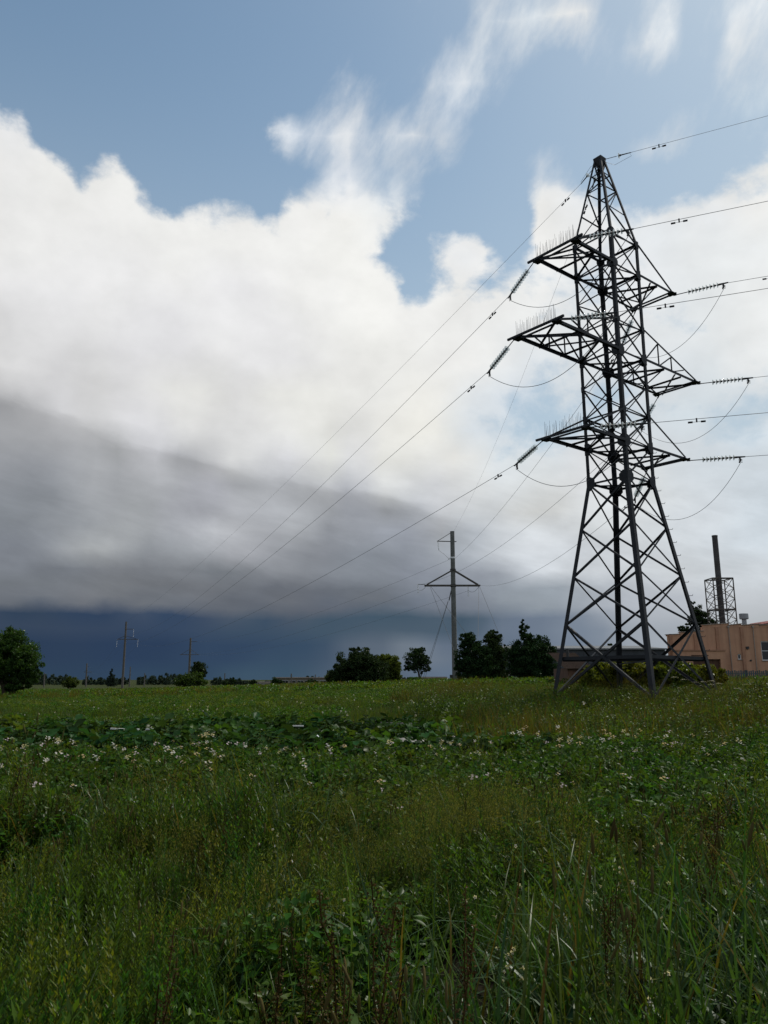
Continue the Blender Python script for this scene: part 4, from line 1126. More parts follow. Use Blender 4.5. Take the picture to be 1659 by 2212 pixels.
# ------------------------------------------------------------------ trees
def leaf_cloud(centres, radii, counts, size, flat=.75, droop=0.0, seed=0):
    """Rhombus leaves around the clump centres; returns V, F."""
    r = np.random.default_rng(seed); C = np.repeat(centres, counts, axis=0); R = np.repeat(radii, counts, axis=0)
    n = len(C)
    d = r.normal(size=(n, 3)); d /= np.linalg.norm(d, axis=1, keepdims=True)
    P = C + d * (r.random((n, 1)) ** .45) * R[:, None] * np.array([1, 1, flat])
    a = r.normal(size=(n, 3)); a[:, 2] -= droop; a /= np.linalg.norm(a, axis=1, keepdims=True)
    b = np.cross(a, r.normal(size=(n, 3))); b /= np.linalg.norm(b, axis=1, keepdims=True)
    s = size * (.6 + .8 * r.random((n, 1)))
    V = np.stack([P - a * s, P + b * s * .45, P + a * s, P - b * s * .45], 1).reshape(-1, 3)
    F = np.arange(n * 4).reshape(-1, 4)
    return V, F

def tree(name, label, base, blobs, m, leaf, nclump, per, trunk_r, clump=.28, group=None, cat='tree', droop=0.0, seed=1, trunk_h=None, stems=1, sparse=0):
    """blobs: (dx, dz_centre, rx, rz) ellipsoids above the base point that make up the outline."""
    r = np.random.default_rng(seed); b = Vector(base)
    t = empty(name, b, label, cat, group)
    cs, rs = [], []
    vol = np.array([x[2] ** 2 * x[3] for x in blobs]) ** .67; vol = vol / vol.sum()
    for (dx, dz, rx, rz), f in zip(blobs, vol):
        n = max(4, int(nclump * 1.3 * f)); d = r.normal(size=(n, 3)); d /= np.linalg.norm(d, axis=1, keepdims=True)
        q = (r.random((n, 1)) ** .42) * (.72 + .34 * r.random((n, 1)))
        p = d * q * np.array([rx, rx * .9, rz]) + np.array([dx, 0, dz])
        cs.append(p); rs.append(clump * min(rx, rz) * (.5 + .9 * r.random(n)))
    cs = np.concatenate(cs); rs = np.concatenate(rs)
    keep = cs[:, 2] > .15; cs, rs = cs[keep], rs[keep]
    V, F = leaf_cloud(cs, rs, np.full(len(cs), int(per * 1.5)), leaf * .8, droop=droop, seed=seed + 50)
    V[:, 2] = np.maximum(V[:, 2], .02)
    o = link(bpy.data.objects.new('crown', fast_mesh('crown', V, F, [m])), t)
    mb = MB(); top = max(z + rz for (_, z, _, rz) in blobs)
    th = trunk_h or top * .62
    for s in range(stems):
        ox = (s - (stems - 1) / 2) * trunk_r * 3
        pts = [(b.x + ox, b.y, b.z - .3)] + [(b.x + ox * (1 + k * .35) + r.normal() * .03 * th * .2 + blobs[0][0] * (k / 5), b.y + r.normal() * .04, b.z + th * k / 5) for k in range(1, 6)]
        mb.tube(pts, [trunk_r * x for x in (1.25, 1, .85, .65, .45, .2)], 8)
        for k in r.choice(len(cs), min(14, len(cs)), replace=False):
            e = Vector(cs[k]) + b; j = r.integers(1, 5); sp = Vector(pts[j])
            if e.z < sp.z - .2: continue
            mb.tube([sp, sp.lerp(e, .5) + Vector((0, 0, .1 * (e - sp).length)), e], [trunk_r * .35, trunk_r * .22, trunk_r * .06], 5)
    mb.build('trunk', BARK, t)
    return t

def blob_px(bx, by, Y, lst):
    """Outline ellipses given in view pixels around a tree standing at depth Y -> metres."""
    g0 = at(bx, by, Y); k = Y / (FPX * CP); out = []
    z0 = gz(g0.x, Y)
    for (x, y, rx, ry) in lst:
        out.append(((x - bx) * k, at(bx, y, Y).z - z0, rx * k, ry * k))
    return Vector((g0.x, Y, z0)), out

def ptree(name, label, bx, by, Y, lst, *a, **k):
    b, bl = blob_px(bx, by, Y, lst); return tree(name, label, b, bl, *a, **k)

ptree('broadleaf_tree', 'round green broadleaf tree at the left edge', 20, 1488, 75, [(15, 1420, 62, 52), (-30, 1425, 50, 60), (60, 1450, 26, 32), (10, 1380, 36, 26), (35, 1475, 40, 22)], T_MID, .13, 420, 70, .22, .26, seed=3, stems=2)
ptree('shrub', 'small round shrub left of the tall slim pole', 151, 1482, 150, [(151, 1474, 18, 11), (145, 1472, 10, 9), (160, 1476, 10, 8)], T_MID, .2, 60, 40, .08, .4, cat='bush', seed=4, stems=2)
ptree('shrub', 'round bush at the foot of the triangular crossarm pole', 405, 1484, 165, [(395, 1470, 20, 14), (415, 1467, 22, 16), (433, 1473, 14, 10)], T_MID, .2, 110, 45, .1, .4, cat='bush', seed=5, stems=2)
ptree('broadleaf_tree', 'small grey-green tree behind the round bush', 428, 1480, 190, [(428, 1448, 16, 18), (424, 1438, 9, 9), (436, 1455, 10, 12)], T_DARK, .2, 100, 45, .14, .35, seed=6)
ptree('shrub', 'low dark shrub beside the bare pole left of the warehouse', 495, 1482, 150, [(490, 1475, 9, 7), (503, 1473, 6, 9)], T_DARK, .15, 50, 35, .06, .45, cat='bush', seed=7, stems=2)
ptree('shrub', 'dark little shrub at the left end of the pale shed', 546, 1482, 140, [(546, 1475, 8, 7)], T_DARK, .15, 36, 40, .06, .45, cat='bush', seed=8, stems=2)
ptree('shrub', 'small dark shrub before the warehouse left end', 597, 1482, 130, [(594, 1473, 9, 8), (603, 1475, 7, 6)], T_DARK, .15, 50, 40, .06, .45, cat='bush', seed=9, stems=2)
ptree('shrub', 'small dark shrub before the warehouse right half', 674, 1480, 150, [(671, 1474, 9, 6), (680, 1475, 6, 5)], T_DARK, .15, 50, 35, .06, .45, cat='bush', seed=10, stems=2)
ptree('broadleaf_tree', 'wide dark spreading bush-like tree in the middle of the field edge', 780, 1486, 82, [(770, 1440, 48, 36), (745, 1455, 34, 28), (800, 1448, 40, 36), (775, 1412, 26, 16), (770, 1470, 52, 18)], T_DARK, .12, 420, 70, .16, .24, seed=11, stems=3)
ptree('broadleaf_tree', 'lighter green tree against the right flank of the dark spreading one', 838, 1482, 90, [(838, 1440, 28, 28), (850, 1455, 18, 22), (825, 1425, 16, 12), (845, 1470, 20, 14)], T_LIGHT, .13, 220, 60, .14, .28, seed=12, stems=2)
ptree('shrub', 'low pale shrub against the left flank of the dark spreading tree', 716, 1484, 88, [(716, 1466, 14, 18), (728, 1462, 14, 16)], T_MID, .12, 90, 45, .07, .4, cat='bush', seed=13, stems=3)
ptree('birch_tree', 'slender airy birch standing alone left of the concrete pole', 908, 1478, 118, [(900, 1425, 24, 26), (915, 1430, 16, 24), (905, 1408, 16, 11), (885, 1442, 12, 12), (924, 1445, 8, 12)], T_DARK, .14, 170, 42, .13, .26, droop=.9, seed=14)
ptree('shrub', 'low green shrub under the slender birch', 898, 1482, 105, [(895, 1472, 15, 11), (908, 1474, 9, 9)], T_MID, .12, 70, 40, .06, .4, cat='bush', seed=15, stems=2)
ptree('dense_tree', 'near-black dense tree right beside the concrete pole', 1018, 1472, 84, [(1018, 1420, 33, 48), (1014, 1384, 24, 22), (1020, 1452, 38, 26), (1000, 1436, 18, 32), (1042, 1425, 22, 44), (1042, 1450, 34, 24)], T_DARK, .12, 330, 70, .17, .26, seed=16, stems=2)
ptree('dense_tree', 'near-black dense tree with peaked top, right of the first', 1068, 1472, 86, [(1068, 1415, 29, 48), (1067, 1378, 18, 21), (1068, 1452, 32, 26), (1084, 1420, 14, 30)], T_DARK, .12, 300, 70, .17, .26, seed=17, stems=2)
ptree('dense_tree', 'dark tree with a pointed leader just left of the pylon leg', 1140, 1472, 76, [(1145, 1420, 42, 46), (1136, 1376, 19, 24), (1134, 1352, 9, 13), (1176, 1425, 27, 42), (1116, 1432, 24, 40), (1155, 1448, 52, 30), (1160, 1400, 30, 30)], T_DARK, .115, 480, 70, .18, .24, seed=18, stems=2)
ptree('birch_tree', 'drooping birch rising behind the salmon building, left of the chimney', 1516, 1440, 128, [(1518, 1332, 22, 24), (1507, 1308, 9, 14), (1530, 1345, 22, 22), (1500, 1350, 12, 16), (1543, 1352, 16, 18), (1516, 1385, 24, 30)], T_DARK, .15, 260, 46, .16, .24, droop=1.0, seed=19)
ptree('birch_tree', 'small feathery tree showing above the building wing', 1484, 1440, 124, [(1484, 1362, 15, 10), (1478, 1355, 8, 6), (1486, 1385, 14, 20)], T_DARK, .14, 90, 36, .1, .28, droop=.9, seed=20)
ptree('conifer', 'tiny dark treetop above the hangar roof', 1321, 1440, 190, [(1321, 1395, 5, 8), (1322, 1405, 7, 8), (1322, 1420, 9, 14)], T_DARK, .25, 40, 40, .15, .5, seed=21)
# shrubs round the foot of the pylon
for i, (bx, Y, lst, lab) in enumerate([
    (1300, 36.0, [(1300, 1462, 36, 30), (1326, 1455, 30, 28), (1278, 1474, 22, 22), (1305, 1482, 40, 20)], 'leafy elder shrub between the left and near pylon legs'),
    (1358, 35.4, [(1355, 1454, 40, 30), (1388, 1460, 34, 28), (1335, 1468, 30, 26), (1360, 1484, 46, 20)], 'broad yellow-green shrub behind the near pylon leg'),
    (1440, 35.8, [(1440, 1454, 42, 32), (1474, 1458, 32, 28), (1412, 1467, 28, 28), (1445, 1482, 48, 20)], 'yellow-green shrub between the near and right pylon legs'),
    (1515, 37.0, [(1515, 1462, 36, 28), (1548, 1467, 26, 22), (1490, 1466, 26, 26), (1520, 1482, 40, 18)], 'shrub thicket behind the right pylon leg'),
]):
    ptree('elder_shrub', lab, bx, 1500, Y, lst, T_BUSH, .10, 260, 56, .03, .34, cat='bush', seed=30 + i, stems=4)

# far wood on the left horizon: one mass
def far_wood():
    r = np.random.default_rng(77); cs = []; rs = []
    for k in range(520):
        px = r.uniform(-200, 900)
        if math.sin(px * .047) + .6 * math.sin(px * .113 + 1) > .95: continue
        Y = r.uniform(560, 640); x = at(px, 1470, Y).x; g = gz(x, Y)
        h = 4.6 + 1.5 * math.sin(px * .021) + r.normal() * 1.1 - (2.5 if px > 520 else 0); h = max(2.5, h)
        for j in range(3):
            cs.append((x + r.normal() * .8, Y, g + h * (.25 + .3 * j) )); rs.append(h * (.36 - .09 * j))
    V, F = leaf_cloud(np.array(cs), np.array(rs), np.full(len(cs), 26), .9, 1.1, seed=78)
    o = link(bpy.data.objects.new('far_wood', fast_mesh('far_wood', V, F, [T_FAR])))
    tag(o, 'dark strip of far woodland along the left horizon', 'woodland', kind='stuff')
    for (px, h, lab) in ((240, 11.5, 'pointed dark spruce standing out of the far wood left of the tall slim pole'),):
        Y = 420; x = at(px, 1470, Y).x; g = gz(x, Y)
        tree('spruce', lab, (x, Y, g), [(0, 2.0, 3.0, 2.2), (0, 4.2, 2.1, 2.0), (0, 6.5, 1.2, 2.0), (0, 8.6, .5, 1.4)], T_FAR, .4, 90, 40, .2, .4, seed=90)
far_wood()

# ------------------------------------------------------------------ vegetation
class VB:
    """Collects quads for plant prototypes."""
    def __init__(s): s.V, s.F, s.M = [], [], []
    def strip(s, pts, w, side, mi):
        """Ribbon along pts with half widths w, lying across `side`."""
        b = len(s.V)
        for p, h in zip(pts, w): s.V.append(p - side * h); s.V.append(p + side * h)
        for i in range(len(pts) - 1): s.F.append((b + 2 * i, b + 2 * i + 1, b + 2 * i + 3, b + 2 * i + 2)); s.M.append(mi)
    def leaf(s, p, d, n, L, W, mi, fold=.25):
        d = d.normalized(); x = d.cross(n)
        if x.length < 1e-4: x = d.cross(Vector((1, .3, .2)))
        x.normalize(); n = x.cross(d); b = len(s.V); m = p + d * L * .45
        s.V += [p, m - x * W * .5 + n * fold * W, p + d * L, m + x * W * .5 + n * fold * W, m]
        s.F += [(b, b + 4, b + 2, b + 1), (b, b + 3, b + 2, b + 4)]; s.M += [mi, mi]
    def tube(s, pts, r, mi, seg=3):
        b = len(s.V); n = len(pts); rs = r if hasattr(r, '__len__') else [r] * n
        for p, q in zip(pts, rs):
            for k in range(seg):
                a = 2 * math.pi * k / seg; s.V.append(p + Vector((math.cos(a), math.sin(a), 0)) * q)
        for i in range(n - 1):
            for k in range(seg): s.F.append((b + i * seg + k, b + i * seg + (k + 1) % seg, b + (i + 1) * seg + (k + 1) % seg, b + (i + 1) * seg + k)); s.M.append(mi)
    def mesh(s, name, mats): return fast_mesh(name, np.array([tuple(v) for v in s.V]), np.array(s.F), mats, s.M)

R = random.Random(11)
def rv(a=1.0): return Vector((R.gauss(0, a), R.gauss(0, a), R.gauss(0, a)))

def blade(vb, base, az, L, lean, curl, w, mi, n=5):
    d = Vector((math.cos(az), math.sin(az), 0)); side = Vector((-d.y, d.x, 0)); pts = []; ws = []
    p = base.copy(); th = math.pi / 2 - lean
    for i in range(n + 1):
        pts.append(p.copy()); ws.append(w * .5 * (1 - (i / n) ** 1.8) + .0006)
        p += (d * math.cos(th) + Vector((0, 0, math.sin(th)))) * (L / n); th -= curl / n * (0.5 + 1.2 * i / n)
    tw = R.uniform(-.5, .5); side = (side + d * tw).normalized()
    vb.strip(pts, ws, side, mi)

def clump(name, n, h, spread, lean, curl, w, mats, wts, n_seg=5):
    vb = VB()
    for k in range(n):
        a = R.uniform(0, 2 * math.pi); r = spread * math.sqrt(R.random())
        b = Vector((r * math.cos(a), r * math.sin(a), -.03))
        mi = R.choices(range(len(mats)), wts)[0]
        blade(vb, b, R.uniform(0, 2 * math.pi), h * R.uniform(.5, 1.15), abs(R.gauss(0, lean)), abs(R.gauss(curl, curl * .5)), w * R.uniform(.6, 1.3), mi, n_seg)
    return vb.mesh(name, mats)

def stalk(vb, base, h, lean_az, lean, mi, r=.0022, n=4):
    d = Vector((math.cos(lean_az), math.sin(lean_az), 0)); pts = []
    for i in range(n + 1):
        f = i / n; pts.append(base + Vector((0, 0, h * f)) + d * lean * h * f * f)
    vb.tube(pts, [r * (1 - .5 * i / n) for i in range(n + 1)], mi)
    return pts

def timothy(name, n, h, spread):
    vb = VB()
    for k in range(n):
        a = R.uniform(0, 6.28); r = spread * math.sqrt(R.random())
        p = stalk(vb, Vector((r * math.cos(a), r * math.sin(a), 0)), h * R.uniform(.75, 1.1), R.uniform(0, 6.28), R.uniform(0, .22), 0)
        t = p[-1]; d = (p[-1] - p[-2]).normalized(); L = R.uniform(.04, .09)
        vb.tube([t, t + d * L * .2, t + d * L * .8, t + d * L], [.002, .0055, .005, .001], 1, 5)
        for q in range(2): blade(vb, p[1 + q], R.uniform(0, 6.28), R.uniform(.12, .25), .5, 1.2, .006, 2, 4)
    return vb.mesh(name, [L_STEM, L_TIM, L_GRASS])

def panicle(name, n, h, spread, m):
    vb = VB()
    for k in range(n):
        a = R.uniform(0, 6.28); r = spread * math.sqrt(R.random())
        p = stalk(vb, Vector((r * math.cos(a), r * math.sin(a), 0)), h * R.uniform(.7, 1.12), R.uniform(0, 6.28), R.uniform(.05, .3), 0, .0018)
        t = p[-1]; d = (p[-1] - p[-2]).normalized()
        for q in range(34):
            f = R.random(); c = t - d * .16 * f + Vector((R.gauss(0, 1), R.gauss(0, 1), R.gauss(0, .5))) * (.012 + .035 * f)
            vb.leaf(c, d + rv(.5), rv(), R.uniform(.010, .020), R.uniform(.003, .005), 1)
        blade(vb, p[1], R.uniform(0, 6.28), R.uniform(.12, .22), .5, 1.3, .005, 2, 4)
    return vb.mesh(name, [L_STEM, m, L_GRASS])

def leafy_stem(name, n, h, spread, m, leafL=.06, leafW=.011, nl=46):
    vb = VB()
    for k in range(n):
        a = R.uniform(0, 6.28); r = spread * math.sqrt(R.random())
        p = stalk(vb, Vector((r * math.cos(a), r * math.sin(a), 0)), h * R.uniform(.65, 1.1), R.uniform(0, 6.28), R.uniform(0, .15), 0, .003)
        for q in range(nl):
            f = (q + 1) / nl; i = min(int(f * 4), 3); c = p[i].lerp(p[i + 1], f * 4 - i); az = q * 2.4
            d = Vector((math.cos(az), math.sin(az), .5 + .9 * f)); vb.leaf(c, d, Vector((0, 0, 1)), leafL * R.uniform(.6, 1.2) * (1.15 - .55 * f), leafW * R.uniform(.7, 1.2), 1, .15)
    return vb.mesh(name, [L_STEM, m])

def forb(name, h, spread, n, m, L=.05, W=.03, flowers=0, fm=None, fsize=.018):
    """Low bushy plant: leaves through a dome, optional flower heads on top."""
    vb = VB()
    for k in range(n):
        a = R.uniform(0, 6.28); u = math.sqrt(R.random()); z = h * (1 - u * u * .75) * (R.random() ** .45)
        p = Vector((spread * u * math.cos(a), spread * u * math.sin(a), z)); d = Vector((math.cos(a), math.sin(a), R.uniform(-.5, .7))) + rv(.4)
        vb.leaf(p, d, Vector((0, 0, 1)) + rv(.35), L * R.uniform(.6, 1.3), W * R.uniform(.7, 1.2), 1, .2)
    for k in range(8):
        a = R.uniform(0, 6.28); u = spread * .6 * R.random(); vb.tube([Vector((0, 0, 0)), Vector((u * math.cos(a), u * math.sin(a), h * .85))], .004, 0)
    for k in range(flowers):
        a = R.uniform(0, 6.28); u = spread * .85 * math.sqrt(R.random()); c = Vector((u * math.cos(a), u * math.sin(a), h * R.uniform(.95, 1.15)))
        vb.tube([c - Vector((0, 0, .1)), c], .002, 0)
        for q in range(R.randint(4, 8)):
            cc = c + Vector((R.gauss(0, .022), R.gauss(0, .022), R.gauss(0, .014))); nrm = Vector((R.gauss(0, .5), R.gauss(-.25, .5), 1)).normalized()
            x = nrm.cross(Vector((1, 0, 0))).normalized(); y = nrm.cross(x)
            for z in range(5):
                az = z * 1.2566; d = x * math.cos(az) + y * math.sin(az) + nrm * .25
                vb.leaf(cc, d, nrm, fsize, fsize * .9, 2, .05)
    return vb.mesh(name, [L_STEM, m, fm or L_WHITE])

PROTO = bpy.data.collections.new('plant_prototypes')      # not linked to the scene
def proto(me):
    o = bpy.data.objects.new(me.name, me); return o

_gn_cache = {}
def scatter(name, label, cat, meshes, P, scale, idx, tilt=.12):
    """One stuff object: points that carry instances of the prototype meshes."""
    coll = bpy.data.collections.new(name + '_kinds')
    for i, me in enumerate(meshes):
        o = bpy.data.objects.new('%s_%02d' % (name, i), me); coll.objects.link(o)
    P = np.asarray(P, dtype=np.float32); n = len(P)
    me = bpy.data.meshes.new(name); me.vertices.add(n); me.vertices.foreach_set('co', P.ravel())
    def attr(nm, typ, key, arr):
        a = me.attributes.new(nm, typ, 'POINT'); a.data.foreach_set(key, np.ascontiguousarray(arr).ravel())
    attr('sc', 'FLOAT', 'value', np.asarray(scale, dtype=np.float32))
    attr('pi', 'INT', 'value', np.asarray(idx, dtype=np.int32))
    rot = np.stack([rng.normal(0, tilt, n), rng.normal(0, tilt, n), rng.uniform(0, 2 * np.pi, n)], -1).astype(np.float32)
    attr('rot', 'FLOAT_VECTOR', 'vector', rot)
    o = link(bpy.data.objects.new(name, me)); tag(o, label, cat, kind='stuff')
    g = bpy.data.node_groups.new(name, 'GeometryNodeTree')
    g.interface.new_socket('Geometry', in_out='INPUT', socket_type='NodeSocketGeometry'); g.interface.new_socket('Geometry', in_out='OUTPUT', socket_type='NodeSocketGeometry')
    gi, go = g.nodes.new('NodeGroupInput'), g.nodes.new('NodeGroupOutput')
    mp = g.nodes.new('GeometryNodeMeshToPoints'); ip = g.nodes.new('GeometryNodeInstanceOnPoints'); ci = g.nodes.new('GeometryNodeCollectionInfo')
    ci.inputs['Collection'].default_value = coll; ci.inputs['Separate Children'].default_value = True; ci.inputs['Reset Children'].default_value = True
    def na(nm, t):
        k = g.nodes.new('GeometryNodeInputNamedAttribute'); k.data_type = t; k.inputs[0].default_value = nm; return k.outputs[0]
    Lk = g.links.new
    Lk(gi.outputs[0], mp.inputs[0]); Lk(mp.outputs[0], ip.inputs['Points']); Lk(ci.outputs[0], ip.inputs['Instance'])
    ip.inputs['Pick Instance'].default_value = True
    Lk(na('pi', 'INT'), ip.inputs['Instance Index']); Lk(na('sc', 'FLOAT'), ip.inputs['Scale'])
    er = g.nodes.new('FunctionNodeEulerToRotation'); Lk(na('rot', 'FLOAT_VECTOR'), er.inputs[0]); Lk(er.outputs[0], ip.inputs['Rotation'])
    Lk(ip.outputs[0], go.inputs[0])
    md = o.modifiers.new('scatter', 'NODES'); md.node_group = g
    return o

def vnoise(x, y, s, seed):
    """Cheap smooth value noise, 0..1."""
    r = np.random.default_rng(seed); T = r.random((64, 64)); x = np.asarray(x) / s; y = np.asarray(y) / s
    xi, yi = np.floor(x).astype(int), np.floor(y).astype(int); fx, fy = x - xi, y - yi; fx = fx * fx * (3 - 2 * fx); fy = fy * fy * (3 - 2 * fy)
    g = lambda a, b: T[a % 64, b % 64]
    return (g(xi, yi) * (1 - fx) + g(xi + 1, yi) * fx) * (1 - fy) + (g(xi, yi + 1) * (1 - fx) + g(xi + 1, yi + 1) * fx) * fy

def region(n_per, y0, y1, widen=.62, pad=2.0, power=1.0):
    """Random points in the wedge in front of the camera, n_per a square metre."""
    area = ((widen * y0 + pad) + (widen * y1 + pad)) * (y1 - y0); n = int(area * n_per)
    y = y0 + (y1 - y0) * rng.random(n * 3); w = widen * y + pad
    keep = rng.random(n * 3) < w / w.max(); y = y[keep][:n]; w = w[keep][:n]
    x = (rng.random(len(y)) * 2 - 1) * w
    return x, y

def edge(x):
    """Far border of the near rough grass (near border of the potato patch) wanders a little."""
    return 8.2 + .7 * np.sin(x * .55 + .6) + .4 * np.sin(x * 1.7) - .12 * x

def mound_mask(x, y):
    """Where the rough bank below the pylon starts, right of the vegetable patch."""
    return x > 2.6 + 1.0 * np.sin(y * .6) - .06 * (y - 18)

def dock_parts():
    st = VB(); p = stalk(st, Vector((0, 0, 0)), .82, .4, .08, 0, .005); sd = VB(); br = VB()
    def seeds(a, b, n, s):
        for q in range(n):
            f = R.random(); c = a.lerp(b, f) + rv(s); sd.leaf(c, rv(), rv(), R.uniform(.007, .012), R.uniform(.007, .011), 0)
    seeds(p[2], p[4], 190, .011)
    for k in range(5):
        j = 1 + k // 2; q = p[j].lerp(p[j + 1], R.random()); az = R.uniform(0, 6.28); e = q + Vector((math.cos(az) * .07, math.sin(az) * .07, R.uniform(.15, .28)))
        st.tube([q, q.lerp(e, .5) + Vector((math.cos(az), math.sin(az), 0)) * .02, e], .0025, 0); seeds(q, e, 70, .009)
    lf = VB()
    for k in range(4): blade(lf, Vector((0, 0, .05 + .08 * k)), R.uniform(0, 6.28), .3, .7, 1.0, .06, 0, 6)
    return st.mesh('stem', [L_DOCK]), sd.mesh('seed_head', [L_DOCK]), lf.mesh('leaf', [L_WEED])
docks = [dock_parts() for _ in range(4)]
def dock_clump():
    vb = VB()
    for k in range(3):
        o = Vector((R.gauss(0, .1), R.gauss(0, .1), 0)); p = stalk(vb, o, R.uniform(.6, .85), R.uniform(0, 6.28), .1, 0, .004)
        for q in range(150):
            f = R.random(); i = 2 if f < .5 else 3; c = p[i].lerp(p[i + 1], f * 2 % 1) + rv(.013); vb.leaf(c, rv(), rv(), R.uniform(.008, .013), R.uniform(.008, .012), 0)
    return vb.mesh('dock_clump', [L_DOCK])
# --- near rough grass
near_k = [clump('tuft', 36, .62, .20, .28, 1.0, .011, [L_GRASS, L_GRASS2, L_DRY], [5, 3, .35]),
          clump('tuft', 32, .74, .17, .22, 1.5, .013, [L_GRASS2, L_GRASS, L_DRY], [5, 3, .4]),
          clump('tuft', 44, .50, .22, .35, .9, .009, [L_GRASS, L_DRY], [5, 1]),
          clump('tuft', 22, .78, .15, .30, 2.2, .017, [L_GRASS2, L_GRASS], [4, 2], 7),
          timothy('timothy', 12, .78, .22), panicle('panicle', 12, .74, .22, L_SEED), panicle('panicle', 10, .70, .22, L_DRY),
          leafy_stem('leafy', 9, .66, .20, L_WEED, .07, .012, 60), leafy_stem('leafy', 8, .66, .18, L_YEL, .06, .009, 70),
          forb('forb', .46, .24, 260, L_WEED, .055, .03), forb('forb', .36, .24, 260, L_GRASS, .035, .018), dock_clump()]
x, y = region(36, 1.6, 10.5, .66, 1.6)
k = y < edge(x) + rng.normal(0, .5, len(x)); x, y = x[k], y[k]
a = vnoise(x + 50, y + 50, 1.3, 1); b = vnoise(x + 50, y + 50, .8, 2); u = rng.random(len(x)); farish = sst(4.5, 7.5, y)
big = vnoise(x + 40, y + 60, 1.7, 71)
idx = np.where(u < .40, 0, np.where(u < .60, 2, np.where(u < .80, 1, 3)))
idx = np.where((a > .52) & (rng.random(len(x)) < .75), 9, idx); idx = np.where((a < .30) & (rng.random(len(x)) < .65), 10, idx)
idx = np.where((b > .60) & (rng.random(len(x)) < .60), 7, idx); idx = np.where((b < .22) & (rng.random(len(x)) < .45), 8, idx)
pick = rng.random(len(x))
idx = np.where((x > .0) & (y < 4.4) & (pick < .60), np.where(u < .6, 3, 1), idx)                                   # coarse arching blades, right of the path
idx = np.where((np.abs(x + .55) < .5) & (y < 3.9) & (pick < .62), 9, idx)                                          # small-leaved forbs
idx = np.where((x < -.8) & (y > 2.9) & (y < 6.5) & (big > .42) & (pick < .66), np.where(u < .5, 7, 8), idx)        # feathery light plants
seed_c = np.exp(-((x - 0.1) / 1.9) ** 2) * sst(5.0, 6.2, y)
idx = np.where(rng.random(len(x)) < .02 + .42 * seed_c, 5, idx); idx = np.where(rng.random(len(x)) < .035, 4, idx); idx = np.where(rng.random(len(x)) < .012, 6, idx)
brown = (vnoise(x + 12, y + 5, 1.1, 61) > .55) & (x < -.12 * y) & (y > 4.6) & (rng.random(len(x)) < .08) | (rng.random(len(x)) < .002)
idx = np.where(brown, 11, idx)
sc_ = rng.uniform(.65, 1.15, len(x)) * (.50 + .92 * vnoise(x + 20, y + 20, 1.1, 5))
gap = vnoise(x + 31, y + 77, .85, 9) > .19 * (1 - .5 * sst(6, 9, y))
x, y, idx, sc_ = x[gap], y[gap], idx[gap], sc_[gap]
m_ = len(x) // 260                      # a few taller weeds rising out of the grass
tall = rng.choice(len(x), m_, replace=False); idx[tall] = rng.choice([7, 8, 9, 3], m_); sc_[tall] = rng.uniform(1.2, 1.5, m_)
scatter('meadow_grass', 'tall rough meadow grass and weeds filling the foreground', 'grass', near_k, np.stack([x, y, ground(x, y)], -1), sc_, idx)

# --- potato patch with pale flowers
pot_k = [forb('potato', .46, .34, 260, L_POT, .075, .05, 0), forb('potato', .50, .32, 260, L_POT, .07, .046, 1, L_PINK), forb('potato', .48, .34, 260, L_POT, .075, .05, 2, L_WHITE),
         forb('potato', .42, .34, 240, L_WEED, .06, .034, 0), clump('tuft', 40, .62, .22, .25, .9, .008, [L_GRASS, L_DRY], [4, 1])]
x, y = region(11, 6.8, 17.8, .66, 2)
k = (y > edge(x) - .6 + rng.normal(0, .4, len(x))) & (y < 14.8 + 2.6 * sst(.5, 3.5, x) + .35 * np.sin(x * .8))
x, y = x[k], y[k]
row = np.abs(((y + .12 * np.sin(x * .7)) / .85) % 1 - .5); k = (row < .36) | (rng.random(len(x)) < .35); x, y = x[k], y[k]
fl = vnoise(x + 90, y + 10, 2.2, 21); u = rng.random(len(x)); far = sst(9, 13, y)
idx = np.where(u < .34, 0, np.where(u < .55, 3, 0)); idx = np.where(rng.random(len(x)) < (.06 + .26 * far) * (fl > .30), 1, idx); idx = np.where(rng.random(len(x)) < (.03 + .18 * far) * (fl > .38), 2, idx)
idx = np.where(rng.random(len(x)) < .13, 4, idx)
scatter('potato_plants', 'band of leafy potato plants dotted with pale flowers', 'plants', pot_k, np.stack([x, y, ground(x, y)], -1), rng.uniform(.75, 1.2, len(x)), idx, .08)

# --- weeds and grass beyond, up to the trees
mid_k = [clump('tuft', 44, .50, .34, .3, .8, .012, [L_GRASS, L_DRY], [5, 1], 3), clump('tuft', 44, .42, .36, .35, .8, .013, [L_GRASS, L_GRASS2], [3, 2], 3),
         forb('forb', .42, .40, 170, L_WEED, .10, .06), forb('forb', .38, .4, 150, L_YEL, .09, .05, 0), forb('forb', .4, .4, 140, L_WEED, .09, .05, 1, L_WHITE, .022),
         clump('tuft', 40, .62, .36, .25, .7, .012, [L_DRY, L_GRASS], [3, 2], 3), forb('forb', .62, .42, 190, L_GRASS, .08, .035), panicle('panicle', 16, .8, .35, L_DRY)]
x, y = region(5.5, 14.0, 62, .62, 4)
mm = mound_mask(x, y)
k = (y > 14.8 + 2.4 * sst(.5, 3.5, x) + .35 * np.sin(x * .8)) & (mm | (y > 25.5 + .8 * np.sin(x * .5)) | (rng.random(len(x)) < .16))
x, y, mm = x[k], y[k], mm[k]; u = rng.random(len(x)); a = vnoise(x + 100, y + 100, 4.0, 31); b = vnoise(x + 100, y + 100, 2.2, 32)
idx = np.where(u < .5, 0, 1); idx = np.where((a > .45) & (rng.random(len(x)) < .6), 2, idx); idx = np.where((y > 36) & (rng.random(len(x)) < .16), 3, idx)
idx = np.where((rng.random(len(x)) < .03) & (y < 45), 4, idx)
rough = mm & (y < 46)
